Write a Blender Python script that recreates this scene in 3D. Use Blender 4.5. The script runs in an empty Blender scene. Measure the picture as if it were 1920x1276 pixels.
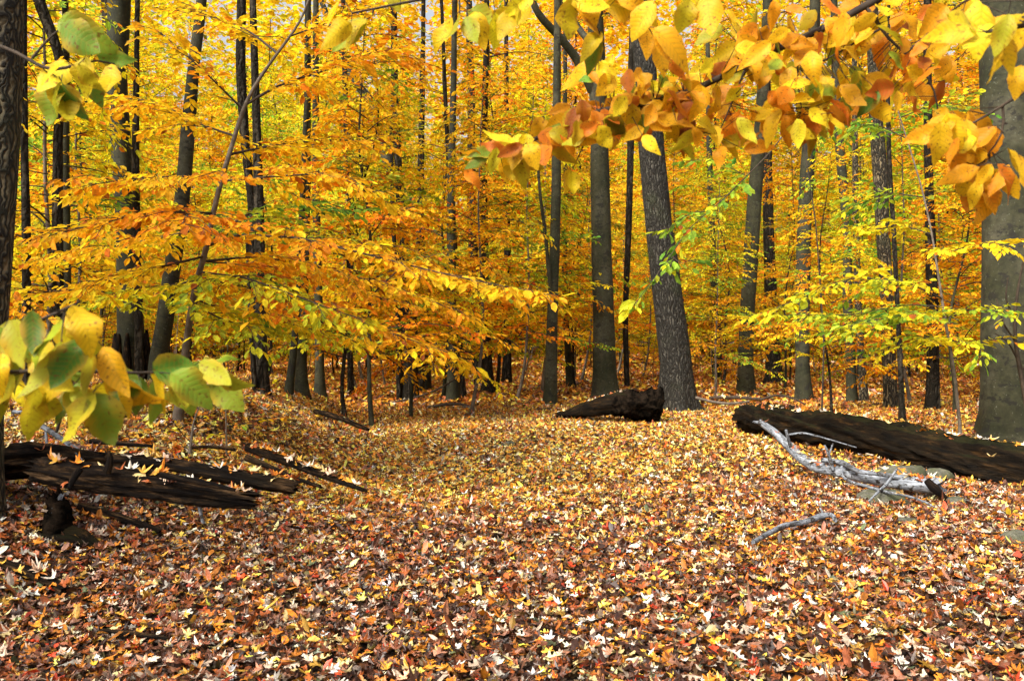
import bpy, math
import numpy as np
from math import radians, pi
rng = np.random.default_rng(11)

# ---------------------------------------------------------------- camera, sky, sun, exposure
sc = bpy.context.scene
EYE = 1.5; FPX = 1600.0; CX, CY = 960.0, 638.0
cam = bpy.data.cameras.new("camera"); camo = bpy.data.objects.new("camera", cam)
sc.collection.objects.link(camo); camo.location = (0, 0, EYE); camo.rotation_euler = (radians(90), 0, 0)
cam.sensor_width = 36.0; cam.lens = 36.0 * FPX / 1920.0; cam.clip_start = 0.05; cam.clip_end = 1500
cam.dof.use_dof = True; cam.dof.focus_distance = 11.0; cam.dof.aperture_fstop = 9.0
sc.camera = camo
SUN_EL, SUN_AZ = 43.0, -140.0          # azimuth measured from +Y (view direction) towards +X
w = bpy.data.worlds.new("World"); sc.world = w; w.use_nodes = True
wn, wl = w.node_tree.nodes, w.node_tree.links
sky = wn.new("ShaderNodeTexSky"); sky.sky_type = 'NISHITA'; sky.sun_disc = False
sky.sun_elevation = radians(SUN_EL); sky.sun_rotation = radians(SUN_AZ)
sky.dust_density = 9.0; sky.air_density = 1.0; sky.ozone_density = 0.5
wn["Background"].inputs[1].default_value = 0.14
hs = wn.new('ShaderNodeHueSaturation'); hs.inputs['Saturation'].default_value = .35; hs.inputs['Value'].default_value = 1.55   # thin overcast
wl.new(sky.outputs[0], hs.inputs['Color']); wl.new(hs.outputs[0], wn["Background"].inputs[0])
sl = bpy.data.lights.new("sun", 'SUN'); sl.energy = 3.6; sl.angle = radians(16); sl.color = (1.0, 0.93, 0.80)
so = bpy.data.objects.new("sun", sl); sc.collection.objects.link(so)
from mathutils import Vector
sd = Vector((math.sin(radians(SUN_AZ)) * math.cos(radians(SUN_EL)), math.cos(radians(SUN_AZ)) * math.cos(radians(SUN_EL)), math.sin(radians(SUN_EL))))
so.rotation_euler = sd.to_track_quat('Z', 'Y').to_euler(); so.location = (0, 0, 30)
sc.view_settings.view_transform = 'Standard'; sc.view_settings.look = 'None'
sc.view_settings.exposure = 0.6; sc.view_settings.gamma = 1.0
sc.cycles.max_bounces = 8; sc.cycles.diffuse_bounces = 4; sc.cycles.transmission_bounces = 4
sc.cycles.glossy_bounces = 2; sc.cycles.transparent_max_bounces = 4

# ---------------------------------------------------------------- helpers
col = sc.collection
def smooth(t):
    t = np.clip(t, 0, 1); return t * t * (3 - 2 * t)
def vnoise(x, y, seed=0):
    xi, yi = np.floor(x), np.floor(y); fx, fy = smooth(x - xi), smooth(y - yi)
    def h(a, b):
        v = np.sin(a * 127.1 + b * 311.7 + seed * 74.7) * 43758.5453; return v - np.floor(v)
    return (h(xi, yi) * (1 - fx) + h(xi + 1, yi) * fx) * (1 - fy) + (h(xi, yi + 1) * (1 - fx) + h(xi + 1, yi + 1) * fx) * fy
def G(x, y):
    x = np.asarray(x, float); y = np.asarray(y, float)
    foot = np.interp(y, [0, 4, 5.8, 8.5, 13, 18, 30], [-3.4, -2.7, -2.0, -1.5, -2.2, -3.0, -5.0])
    hl = np.interp(y, [3.0, 5.5, 11, 18, 26, 40], [0.05, .42, .78, .70, .30, 0.0])
    z = hl * smooth((foot - x) / 2.1)
    fr = np.interp(y, [0, 5, 10, 20], [3.0, 2.2, 2.3, 6.0]); hr = np.interp(y, [3, 8, 9.2, 10.4, 11.6, 14, 24], [0.0, 0.0, .04, .10, .19, .28, 0.0])
    z = z + hr * smooth((x - fr) / 2.5)
    a = np.clip(y / 10, 0, 1)
    z = z + a * 0.10 * (vnoise(x * .45, y * .45) - .5) + 0.05 * (vnoise(x * 1.3, y * 1.3, 3) - .5)
    return z + np.interp(y, [20, 60, 120], [0, .25, 1.2]) * (vnoise(x * .07, y * .07, 5) * .7 + .3)
def P3(px, py, D): return np.array([(px - CX) * D / FPX, D, EYE - (py - CY) * D / FPX])
def hit(px, py):
    D = np.arange(1.5, 90, 0.02); x = (px - CX) * D / FPX; z = EYE - (py - CY) * D / FPX
    b = np.nonzero(z < G(x, D))[0]; d = D[b[0]] if len(b) else 90.0
    return np.array([(px - CX) * d / FPX, d, float(G((px - CX) * d / FPX, d))])
def norm(v): return v / np.maximum(np.linalg.norm(v, axis=-1, keepdims=True), 1e-9)

class M:
    """collects vertices and faces; every face list may hold tris or quads"""
    def __init__(s): s.v = []; s.f = []; s.n = 0; s.fc = []; s.gr = []; s.uv = []
    def add(s, v, f, fcol=None, grain=None, uv=None):
        v = np.asarray(v, float); f = np.asarray(f, int)
        s.v.append(v); s.f.append(f + s.n); s.n += len(v)
        s.fc.append(fcol); s.gr.append(grain if grain is not None else v); s.uv.append(uv)
    def build(s, name, mat, parent=None, loc=None, smooth_=True):
        me = bpy.data.meshes.new(name)
        V = np.concatenate(s.v)
        org = np.array(parent.matrix_basis.translation) if parent is not None else (np.array(loc) if loc is not None else np.zeros(3))
        if parent is not None and parent.parent is not None: org = org + np.array(parent.parent.matrix_basis.translation)
        V = V - org
        me.vertices.add(len(V)); me.vertices.foreach_set('co', V.astype(np.float32).ravel())
        nl = sum(f.size for f in s.f); nf = sum(len(f) for f in s.f)
        me.loops.add(nl); me.polygons.add(nf)
        me.loops.foreach_set('vertex_index', np.concatenate([f.ravel() for f in s.f]).astype(np.int32))
        tot = np.concatenate([np.full(len(f), f.shape[1]) for f in s.f]); st = np.concatenate([[0], np.cumsum(tot)[:-1]])
        me.polygons.foreach_set('loop_start', st.astype(np.int32)); me.polygons.foreach_set('loop_total', tot.astype(np.int32))
        me.polygons.foreach_set('use_smooth', np.full(nf, smooth_))
        if s.fc[0] is not None:
            a = me.attributes.new('leafcol', 'FLOAT_COLOR', 'FACE'); c = np.concatenate(s.fc)
            a.data.foreach_set('color', np.hstack([c, np.ones((len(c), 1))]).astype(np.float32).ravel())
        else:
            a = me.attributes.new('grain', 'FLOAT_VECTOR', 'POINT'); a.data.foreach_set('vector', np.concatenate(s.gr).astype(np.float32).ravel())
        if s.uv[0] is not None:
            a = me.attributes.new('blade', 'FLOAT_VECTOR', 'POINT'); a.data.foreach_set('vector', np.concatenate(s.uv).astype(np.float32).ravel())
        me.update(); me.validate(); me.materials.append(mat)
        o = bpy.data.objects.new(name, me); col.objects.link(o)
        if parent is not None: o.parent = parent
        elif loc is not None: o.location = loc
        return o

def thing(name, loc, label, cat, group=None):
    o = bpy.data.objects.new(name, None); col.objects.link(o); o.location = [float(c) for c in loc]; o.empty_display_size = .2
    o['label'] = label; o['category'] = cat
    if group: o['group'] = group
    return o
def tag(o, label=None, cat=None, group=None, kind=None):
    if label: o['label'] = label
    if cat: o['category'] = cat
    if group: o['group'] = group
    if kind: o['kind'] = kind
    return o
def dup(root, loc, rz, sca, label=None, group=None, tint=None):
    r = root.copy(); col.objects.link(r); r.location = loc; r.rotation_euler = (0, 0, rz); r.scale = (sca, sca, sca)
    if label: r['label'] = label
    if group: r['group'] = group
    for ch in list(root.children):
        c = ch.copy(); col.objects.link(c); c.parent = r
        if tint is not None: c.color = (*tint, 1)
    return r

# tube with taper, bumps, optional root flare and rough broken end
def tube(m, pts, rad, sides=12, step=0.25, bump=0.04, flare=0.0, ridges=5, cap=True, seed=0, jag=0.0, flat=1.0, start_jag=0.0, groove=0.0):
    pts = np.asarray(pts, float); rad = np.asarray(rad, float)
    seg = np.linalg.norm(np.diff(pts, axis=0), axis=1); s = np.concatenate([[0], np.cumsum(seg)]); L = s[-1]
    n = max(2, int(math.ceil(L / step)) + 1); t = np.linspace(0, L, n)
    if flare > 0: t = np.unique(np.concatenate([t, np.linspace(0, min(.6, L), 7)])); n = len(t)
    # Catmull-like smoothing through dense interpolation
    c = np.stack([np.interp(t, s, pts[:, k]) for k in range(3)], 1); r = np.interp(t, s, rad)
    if len(pts) > 2 and n > 4:
        for _ in range(2): c[1:-1] = (c[:-2] + 2 * c[1:-1] + c[2:]) / 4
    tg = norm(np.gradient(c, axis=0)); ref = np.array([0, 0, 1.0]) if abs(tg[0, 2]) < .8 else np.array([0, 1.0, 0])
    a = norm(np.cross(tg, ref)); b = np.cross(a, tg) * flat
    th = np.linspace(0, 2 * pi, sides, endpoint=False)
    R = r[:, None] * (1 + bump * (2 * vnoise(np.cos(th)[None] * 1.7 + 9 + seed, t[:, None] * 1.3 + np.sin(th)[None] * 1.7, seed) - 1) * 1.6)
    if groove > 0: R = R * (1 + groove * .8 * (vnoise(np.cos(th)[None] * 3.2 + 40 + seed, np.sin(th)[None] * 3.2 + t[:, None] * 1.6, seed + 2) - .6) + groove * .6 * (vnoise(np.cos(th)[None] * 9 + 40, np.sin(th)[None] * 9 + t[:, None] * 7, seed + 5) - .5) + groove * .4 * (rng.random((n, sides)) - .5))
    if flare > 0: R = R * (1 + flare * np.exp(-np.maximum(t - .2, 0) / 0.2)[:, None] * (0.75 + .55 * np.cos(ridges * th + seed)[None]))
    V = c[:, None] + a[:, None] * (np.cos(th)[None, :, None] * R[..., None]) + b[:, None] * (np.sin(th)[None, :, None] * R[..., None])
    if jag > 0: V[-1] += tg[-1] * (jag * (rng.random(sides) ** 1.5 - .3))[:, None]
    if start_jag > 0: V[0] -= tg[0] * (start_jag * (rng.random(sides) ** 1.5 - .3))[:, None]
    gr = np.stack([np.cos(th)[None] * r[:, None] + seed * 3, np.sin(th)[None] * r[:, None], np.broadcast_to(t[:, None], (n, sides))], -1)
    i = np.arange(n - 1)[:, None] * sides; j = np.arange(sides)[None]; k = (j + 1) % sides
    F = np.stack([i + j, i + k, i + sides + k, i + sides + j], -1).reshape(-1, 4)
    m.add(V.reshape(-1, 3), F, None, gr.reshape(-1, 3))
    if cap:
        for e, (ring, cc) in enumerate(((0, c[0]), (n - 1, c[-1]))):
            base = V[ring]; vv = np.vstack([base, (base * .45 + cc * .55) - tg[ring] * (1 if e else -1) * r[ring] * .15, [cc - tg[ring] * (1 if e else -1) * r[ring] * .1]])
            q = np.arange(sides); f1 = np.stack([q, (q + 1) % sides, sides + (q + 1) % sides, sides + q], -1)
            f2 = np.stack([sides + q, sides + (q + 1) % sides, np.full(sides, 2 * sides), np.full(sides, 2 * sides)], -1)[:, :3]
            if e == 0: f1 = f1[:, ::-1]; f2 = f2[:, ::-1]
            g = vv.copy(); m.v.append(vv); m.f.append(f1 + m.n); m.fc.append(None); m.uv.append(None); m.gr.append(g * 3)
            m.f.append(f2 + m.n); m.n += len(vv)
# many thin straight twigs at once (3-sided)
def twigs(m, A, B, ra, rb):
    A = np.asarray(A, float); B = np.asarray(B, float)
    if len(A) == 0: return
    ra = np.broadcast_to(ra, len(A)); rb = np.broadcast_to(rb, len(A))
    d = norm(B - A); ref = np.where(np.abs(d[:, 2:3]) < .8, [[0, 0, 1.0]], [[1.0, 0, 0]]); a = norm(np.cross(d, ref)); b = np.cross(a, d)
    th = np.array([0, 2 * pi / 3, 4 * pi / 3])
    o = a[:, None] * np.cos(th)[None, :, None] + b[:, None] * np.sin(th)[None, :, None]
    V = np.concatenate([A[:, None] + o * ra[:, None, None], B[:, None] + o * rb[:, None, None]], 1)
    f = np.array([[0, 1, 4, 3], [1, 2, 5, 4], [2, 0, 3, 5]])
    m.add(V.reshape(-1, 3), (np.arange(len(A))[:, None, None] * 6 + f[None]).reshape(-1, 4), None, V.reshape(-1, 3))

# ---- leaf templates: vertices (length along x, width along y, height z)
def t_fold(): return np.array([[0, 0, 0], [.45, .27, .07], [1, 0, -.06], [.45, -.27, .07]]), np.array([[0, 1, 2, 3]])
def t_leaf6(): return (np.array([[0, 0, 0], [.28, .22, .04], [.66, .24, .03], [1, 0, -.10], [.66, -.24, .03], [.28, -.22, .04]]),
                       np.array([[0, 1, 2, 3], [0, 3, 4, 5]]))
def t_beech(n=11, droop=.22):
    x = np.linspace(0, 1, n); wd = .30 * np.sin(pi * x ** .80) ** .9 * (1 - .30 * x ** 5); wd[0] = .012; wd[-1] = .0
    z0 = -droop * x ** 2; V = []
    for k in range(n):
        ser = (.012 if k % 2 else -.008) if 0 < k < n - 1 else 0
        zz = .005 * (1 if k % 2 else -1)
        V += [[x[k], wd[k] + ser, z0[k] + wd[k] * .16 + zz], [x[k] , wd[k] * .5, z0[k] + wd[k] * .22 - zz * .5], [x[k], 0, z0[k]],
              [x[k], -wd[k] * .5, z0[k] + wd[k] * .22 - zz * .5], [x[k], -wd[k] - ser, z0[k] + wd[k] * .16 + zz]]
    F = [[k * 5 + j, k * 5 + j + 1, k * 5 + j + 6, k * 5 + j + 5] for k in range(n - 1) for j in range(4)]
    return np.array(V, float), np.array(F)
def t_maple(lobes=5, inner=.5, sub=True):
    pts = []
    L = [(0, 1.0), (52, .86), (108, .6)]
    # outline by angle: tips and notches (degrees from +x) on one side, then mirrored
    half = [(0, 1.0), (9, .74), (15, .80), (24, .44), (38, .70), (50, .90), (61, .66), (76, .38), (96, .52), (112, .60), (132, .38), (165, .30)]
    if not sub: half = [(0, 1.0), (24, .42), (50, .9), (78, .4), (110, .6), (150, .33)]
    o = [(a, r) for a, r in half] + [(-a, r) for a, r in half[:0:-1]]
    V = [[.0, 0, 0]] + [[r * math.cos(radians(a)), r * math.sin(radians(a)), 0] for a, r in o]
    V = np.array(V) ; V[:, :2] *= .58; n = len(o)
    F = np.array([[0, 1 + k, 1 + (k + 1) % n] for k in range(n)])
    return V, F
def t_oak():
    half = [(0, .0), (.10, .05), (.16, .16), (.24, .18), (.28, .07), (.38, .10), (.46, .28), (.54, .27), (.56, .09), (.66, .10), (.74, .24), (.82, .20), (.84, .09), (1, 0)]
    V = [[x, 0, 0] for x, _ in half[1:-1]] ; n = len(half)
    V = [[x, y, 0] for x, y in half] + [[x, 0, 0] for x, _ in half[1:-1]] + [[x, -y, 0] for x, y in half[1:-1]]
    F = []
    up = list(range(n)); mid = [0] + list(range(n, n + n - 2)) + [n - 1]; dn = [0] + list(range(n + n - 2, n + 2 * (n - 2))) + [n - 1]
    for k in range(n - 1):
        if k == 0: F += [[up[0], mid[1], up[1]], [mid[0], dn[1], mid[1]]]
        elif k == n - 2: F += [[up[k], mid[k], up[n - 1]], [mid[k], dn[k], up[n - 1]]]
        else: F += [[up[k], mid[k], mid[k + 1]], [up[k], mid[k + 1], up[k + 1]], [mid[k], dn[k], dn[k + 1]], [mid[k], dn[k + 1], mid[k + 1]]]
    V = np.array(V, float); V[:, 0] -= .5
    return V, np.array(F)
def place(m, T, pos, ax, nm, size, colr, curl=0.0, blade=False):
    V, F = T; N = len(pos)
    if N == 0: return
    ax = norm(ax); nm = norm(nm - ax * np.sum(nm * ax, 1, keepdims=True)); sd_ = np.cross(nm, ax)
    L = np.broadcast_to(V[None], (N, *V.shape)).copy()
    if blade: L[..., 1] *= rng.uniform(.72, 1.12, (N, 1)); L[..., 2] += rng.normal(0, .05, (N, 1)) * np.sin(L[..., 0] * 7 + rng.random((N, 1)) * 6)
    if curl:
        c1 = rng.normal(0.15, curl, (N, 1)); c2 = rng.normal(0.25, curl, (N, 1)); c3 = rng.normal(0, curl, (N, 1))
        L[..., 2] += c1 * L[..., 0] ** 2 * 1.2 + c2 * L[..., 1] ** 2 * 2.5 + c3 * L[..., 0] * L[..., 1] * 2
        L[..., 2] += .09 * np.sin(L[..., 0] * 9 + c3 * 40) * np.abs(L[..., 1]) * 2
    L *= np.asarray(size).reshape(-1, 1, 1)
    W = pos[:, None] + L[..., :1] * ax[:, None] + L[..., 1:2] * sd_[:, None] + L[..., 2:3] * nm[:, None]
    uv = None
    if blade:
        uv = np.broadcast_to(V[None], (N, *V.shape)).copy(); uv[..., 2] = rng.random((N, 1)) * 50
        uv = uv.reshape(-1, 3)
    m.add(W.reshape(-1, 3), (np.arange(N)[:, None, None] * len(V) + F[None]).reshape(-1, F.shape[1]), np.repeat(colr, len(F), 0), None, uv)

HUE = np.array([[.09, .25, .03], [.27, .43, .035], [.66, .60, .018], [.92, .62, .016], [.93, .49, .014], [.88, .30, .012], [.58, .16, .015], [.24, .07, .02]])
def leafcol(t, jit=.22):
    t = np.clip(t, 0, 1) * (len(HUE) - 1); c = np.stack([np.interp(t, np.arange(len(HUE)), HUE[:, k]) for k in range(3)], 1)
    return np.clip(c * np.exp(rng.normal(0, jit, (len(c), 1))), 0, .93)

# ---------------------------------------------------------------- materials
def mat(name):
    m = bpy.data.materials.new(name); m.use_nodes = True
    return m, m.node_tree.nodes, m.node_tree.links, m.node_tree.nodes["Principled BSDF"], m.node_tree.nodes["Material Output"]
def math_(n, l, op, a, b=None):
    x = n.new("ShaderNodeMath"); x.operation = op
    for i, v in enumerate((a, b)):
        if v is None: continue
        if isinstance(v, (int, float)): x.inputs[i].default_value = v
        else: l.new(v, x.inputs[i])
    return x.outputs[0]
def mixc(n, l, f, a, b, mode='MIX'):
    x = n.new("ShaderNodeMix"); x.data_type = 'RGBA'; x.blend_type = mode
    for k, v in ((0, f), (6, a), (7, b)):
        if hasattr(v, 'links'): l.new(v, x.inputs[k])
        elif isinstance(v, (int, float)): x.inputs[k].default_value = v
        else: x.inputs[k].default_value = (*v, 1)
    return x.outputs[2]
def noise(n, l, vec, scale, detail=4, rough=.6, sx=(1, 1, 1)):
    mp = n.new("ShaderNodeMapping"); mp.inputs['Scale'].default_value = sx; l.new(vec, mp.inputs[0])
    t = n.new("ShaderNodeTexNoise"); t.inputs['Scale'].default_value = scale; t.inputs['Detail'].default_value = detail; t.inputs['Roughness'].default_value = rough
    l.new(mp.outputs[0], t.inputs['Vector']); return t.outputs[0]
def ramp(n, l, f, stops):
    r = n.new("ShaderNodeValToRGB"); l.new(f, r.inputs[0]); e = r.color_ramp.elements
    while len(e) < len(stops): e.new(.5)
    for k, (p, c) in enumerate(stops):
        e[k].position = p; e[k].color = (*((c,) * 3 if isinstance(c, (int, float)) else c), 1)
    return r.outputs[0]
def bump(n, l, h, strength, dist, bsdf):
    b = n.new("ShaderNodeBump"); b.inputs['Strength'].default_value = strength; b.inputs['Distance'].default_value = dist
    l.new(h, b.inputs['Height']); l.new(b.outputs[0], bsdf.inputs['Normal'])
def leaf_mat(name, trans=.45, spec=.35, rough=.5, veins=False, litter=False):
    m, n, l, p, out = mat(name)
    a = n.new("ShaderNodeAttribute"); a.attribute_name = 'leafcol'; c = a.outputs['Color']
    if not litter:
        oi = n.new("ShaderNodeObjectInfo"); c = mixc(n, l, 1.0, c, oi.outputs['Color'], 'MULTIPLY')
    tc = n.new("ShaderNodeTexCoord")
    if veins:
        b = n.new("ShaderNodeAttribute"); b.attribute_name = 'blade'; sx = n.new("ShaderNodeSeparateXYZ"); l.new(b.outputs['Vector'], sx.inputs[0])
        ay = math_(n, l, 'ABSOLUTE', sx.outputs[1])
        ph = math_(n, l, 'MULTIPLY', math_(n, l, 'SUBTRACT', sx.outputs[0], math_(n, l, 'MULTIPLY', ay, .75)), 2 * pi * 10)
        v = math_(n, l, 'POWER', math_(n, l, 'ADD', math_(n, l, 'MULTIPLY', math_(n, l, 'SINE', ph), .5), .5), 5.0)
        mid = math_(n, l, 'LESS_THAN', ay, .009)
        vein = math_(n, l, 'MAXIMUM', v, mid)
        c = mixc(n, l, math_(n, l, 'MULTIPLY', vein, .30), c, (.30, .20, .015))
        # ageing from the margin, brown freckles
        nz = noise(n, l, b.outputs['Vector'], 3.0, 3)
        edge = ramp(n, l, math_(n, l, 'ADD', math_(n, l, 'MULTIPLY', ay, 2.0), math_(n, l, 'MULTIPLY', nz, .8)), [(.62, 0), (1.0, 1)])
        c = mixc(n, l, math_(n, l, 'MULTIPLY', edge, .5), c, (.62, .30, .02))
        sp = ramp(n, l, noise(n, l, b.outputs['Vector'], 11.0, 2), [(.60, 0), (.68, 1)])
        c = mixc(n, l, math_(n, l, 'MULTIPLY', sp, .75), c, (.16, .05, .015))
        bump(n, l, math_(n, l, 'MULTIPLY', vein, -1.0), .3, .001, p)
    else:
        nz = noise(n, l, tc.outputs['Object'], 35 if litter else 22, 3)
        f = ramp(n, l, nz, [(.35, .62), (.65, 1.15)])
        c = mixc(n, l, 1.0, c, f, 'MULTIPLY')
    l.new(c, p.inputs['Base Color']); p.inputs['Roughness'].default_value = rough; p.inputs['Specular IOR Level'].default_value = spec
    if trans > 0:
        tr = n.new("ShaderNodeBsdfTranslucent"); l.new(c, tr.inputs[0]); mx = n.new("ShaderNodeMixShader"); mx.inputs[0].default_value = trans
        l.new(p.outputs[0], mx.inputs[1]); l.new(tr.outputs[0], mx.inputs[2]); l.new(mx.outputs[0], out.inputs[0])
    return m
def bark_mat(name, kind):
    m, n, l, p, out = mat(name)
    a = n.new("ShaderNodeAttribute"); a.attribute_name = 'grain'; g = a.outputs['Vector']
    oi = n.new("ShaderNodeObjectInfo"); tc = n.new("ShaderNodeTexCoord")
    p.inputs['Roughness'].default_value = .85; p.inputs['Specular IOR Level'].default_value = .25
    big = noise(n, l, g, 1.3, 3); fine = noise(n, l, g, 14, 5)
    if kind == 'beech':
        c = ramp(n, l, big, [(.3, (.022, .025, .009)), (.5, (.046, .045, .021)), (.7, (.088, .082, .053))])
        c = mixc(n, l, .55, c, ramp(n, l, fine, [(.3, .2), (.7, 1.5)]), 'MULTIPLY')
        c = mixc(n, l, ramp(n, l, noise(n, l, g, 30, 3), [(.64, 0), (.70, .6)]), c, (.20, .21, .16))
        mk = ramp(n, l, noise(n, l, g, 5.5, 4, .65, (1, 1, 1.6)), [(.56, 0), (.60, 1)])
        c = mixc(n, l, math_(n, l, 'MULTIPLY', mk, .85), c, (.018, .016, .012))
        ln = ramp(n, l, noise(n, l, g, 9, 2, .5, (.5, .5, 7)), [(.64, 0), (.70, 1)])
        c = mixc(n, l, math_(n, l, 'MULTIPLY', ln, .5), c, (.03, .028, .02))
        bump(n, l, noise(n, l, g, 7, 5, .6, (1, 1, 3)), .35, .02, p)
    elif kind in ('oak', 'dark', 'brown'):
        vo = n.new("ShaderNodeTexVoronoi"); vo.feature = 'DISTANCE_TO_EDGE'; vo.inputs['Scale'].default_value = {'oak': 22, 'dark': 14, 'brown': 26}[kind]
        mp = n.new("ShaderNodeMapping"); mp.inputs['Scale'].default_value = (1, 1, .16)
        ds = n.new("ShaderNodeVectorMath"); ds.operation = 'ADD'; nn = n.new("ShaderNodeTexNoise"); nn.inputs['Scale'].default_value = 9; l.new(g, nn.inputs['Vector'])
        sc_ = n.new("ShaderNodeVectorMath"); sc_.operation = 'SCALE'; sc_.inputs['Scale'].default_value = .10; l.new(nn.outputs['Color'], sc_.inputs[0])
        l.new(g, ds.inputs[0]); l.new(sc_.outputs[0], ds.inputs[1]); l.new(ds.outputs[0], mp.inputs[0]); l.new(mp.outputs[0], vo.inputs['Vector'])
        crack = ramp(n, l, vo.outputs['Distance'], [(.04, 0), (.34, 1)])
        pal = {'oak': [(.3, (.04, .037, .028)), (.7, (.11, .10, .08))], 'dark': [(.3, (.022, .018, .013)), (.7, (.06, .05, .036))],
               'brown': [(.3, (.11, .085, .045)), (.7, (.24, .19, .11))]}[kind]
        c = ramp(n, l, fine, pal)
        c = mixc(n, l, crack, (.012, .010, .007), c)
        if kind != 'dark': c = mixc(n, l, ramp(n, l, big, [(.5, 0), (.75, .4)]), c, (.05, .065, .02))
        bump(n, l, crack, 1.0, .03, p)
    elif kind == 'rot':
        st = noise(n, l, g, 24, 8, .75, (1, 1, .14)); c = ramp(n, l, st, [(.40, (.004, .003, .003)), (.52, (.016, .010, .006)), (.60, (.09, .05, .022)), (.72, (.26, .16, .085))])
        c = mixc(n, l, ramp(n, l, big, [(.5, 0), (.8, .7)]), c, (.02, .017, .010))
        bump(n, l, st, 1.0, .04, p)
    elif kind == 'char':
        c = ramp(n, l, fine, [(.4, (.003, .0025, .002)), (.75, (.022, .015, .010))]); bump(n, l, fine, 1.0, .05, p); p.inputs['Roughness'].default_value = 1; p.inputs['Specular IOR Level'].default_value = 0
    elif kind == 'moss':
        st = noise(n, l, g, 17, 8, .75, (1, 1, .16)); c = ramp(n, l, st, [(.40, (.005, .004, .003)), (.56, (.022, .014, .007)), (.66, (.09, .045, .015)), (.8, (.2, .12, .04))])
        geo = n.new("ShaderNodeNewGeometry"); sx = n.new("ShaderNodeSeparateXYZ"); l.new(tc.outputs['Normal'], sx.inputs[0])
        mo = ramp(n, l, math_(n, l, 'MULTIPLY', math_(n, l, 'ADD', sx.outputs[2], -.1), noise(n, l, g, 5, 5)), [(.25, 0), (.45, .6)])
        c = mixc(n, l, mo, c, (.028, .030, .008)); bump(n, l, st, 1.0, .05, p)
    elif kind == 'bleached':
        st = noise(n, l, g, 26, 7, .8, (1, 1, .3)); c = ramp(n, l, st, [(.36, (.02, .02, .022)), (.52, (.17, .185, .21)), (.74, (.42, .45, .50))])
        sp = ramp(n, l, noise(n, l, g, 17, 4, .7), [(.54, 0), (.60, 1)]); c = mixc(n, l, sp, c, (.03, .025, .02)); bump(n, l, st, .6, .01, p)
    elif kind == 'twig':
        c = ramp(n, l, noise(n, l, g, 20, 3), [(.3, (.020, .014, .010)), (.7, (.06, .042, .028))])
    elif kind == 'sapling':
        c = ramp(n, l, noise(n, l, g, 12, 4), [(.3, (.06, .045, .032)), (.7, (.16, .13, .10))])
    v = n.new("ShaderNodeMapRange"); l.new(oi.outputs['Random'], v.inputs[0]); v.inputs[3].default_value, v.inputs[4].default_value = {'rot': (.5, .75), 'moss': (.45, .6), 'oak': (.55, .75), 'beech': (.5, .8), 'bleached': (.8, 1.0)}.get(kind, (.75, 1.15))
    if kind in ('rot', 'moss', 'dark'): p.inputs['Specular IOR Level'].default_value = .08
    c = mixc(n, l, 1.0, c, v.outputs[0], 'MULTIPLY'); l.new(c, p.inputs['Base Color']); return m
BARK = {k: bark_mat('bark_' + k, k) for k in ('beech', 'oak', 'dark', 'brown', 'rot', 'moss', 'bleached', 'twig', 'sapling', 'char')}
LEAF = leaf_mat('autumn_leaf', .56, .15, .6)
LEAF_NEAR = leaf_mat('autumn_leaf_near', .5, .2, .5, veins=True)
LITTER = leaf_mat('fallen_leaf', .12, .4, .42, litter=True)

def ground_mat():
    m, n, l, p, out = mat('forest_soil'); tc = n.new("ShaderNodeTexCoord")
    a = noise(n, l, tc.outputs['Object'], 3, 8, .7); b = noise(n, l, tc.outputs['Object'], 30, 5, .7)
    c = ramp(n, l, b, [(.38, (.008, .005, .003)), (.52, (.05, .022, .010)), (.62, (.22, .08, .015)), (.75, (.40, .17, .03))])
    c = mixc(n, l, ramp(n, l, a, [(.35, 0), (.7, .5)]), c, (.02, .010, .006))
    l.new(c, p.inputs['Base Color']); p.inputs['Roughness'].default_value = .9; bump(n, l, b, 1, .05, p); return m
def rock_mat():
    m, n, l, p, out = mat('mossy_stone'); tc = n.new("ShaderNodeTexCoord")
    a = noise(n, l, tc.outputs['Object'], 5, 6, .65); b = noise(n, l, tc.outputs['Object'], 26, 6, .7)
    c = ramp(n, l, b, [(.3, (.02, .02, .015)), (.55, (.08, .077, .055)), (.75, (.17, .16, .12))])
    c = mixc(n, l, ramp(n, l, a, [(.42, 0), (.58, .85)]), c, (.040, .045, .012)); l.new(c, p.inputs['Base Color'])
    p.inputs['Roughness'].default_value = .85; bump(n, l, b, .7, .02, p); return m
SOIL = ground_mat(); ROCK = rock_mat()

# ---------------------------------------------------------------- ground sheet and leaf litter
def grid(xs, ys):
    X, Y = np.meshgrid(xs, ys); Z = G(X, Y); V = np.stack([X, Y, Z], -1).reshape(-1, 3); nx = len(xs)
    i = np.arange(len(ys) - 1)[:, None] * nx + np.arange(nx - 1)[None]
    return V, np.stack([i, i + 1, i + nx + 1, i + nx], -1).reshape(-1, 4)
gm = M()
ax_ = lambda n, a, p: a * np.sign(np.linspace(-1, 1, n)) * np.abs(np.linspace(-1, 1, n)) ** p
gm.add(*grid(ax_(261, 260, 2.6), -25 + 425 * np.linspace(0, 1, 261) ** 2.0)); g = gm.build('forest_floor', SOIL); tag(g, kind='structure')

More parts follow.
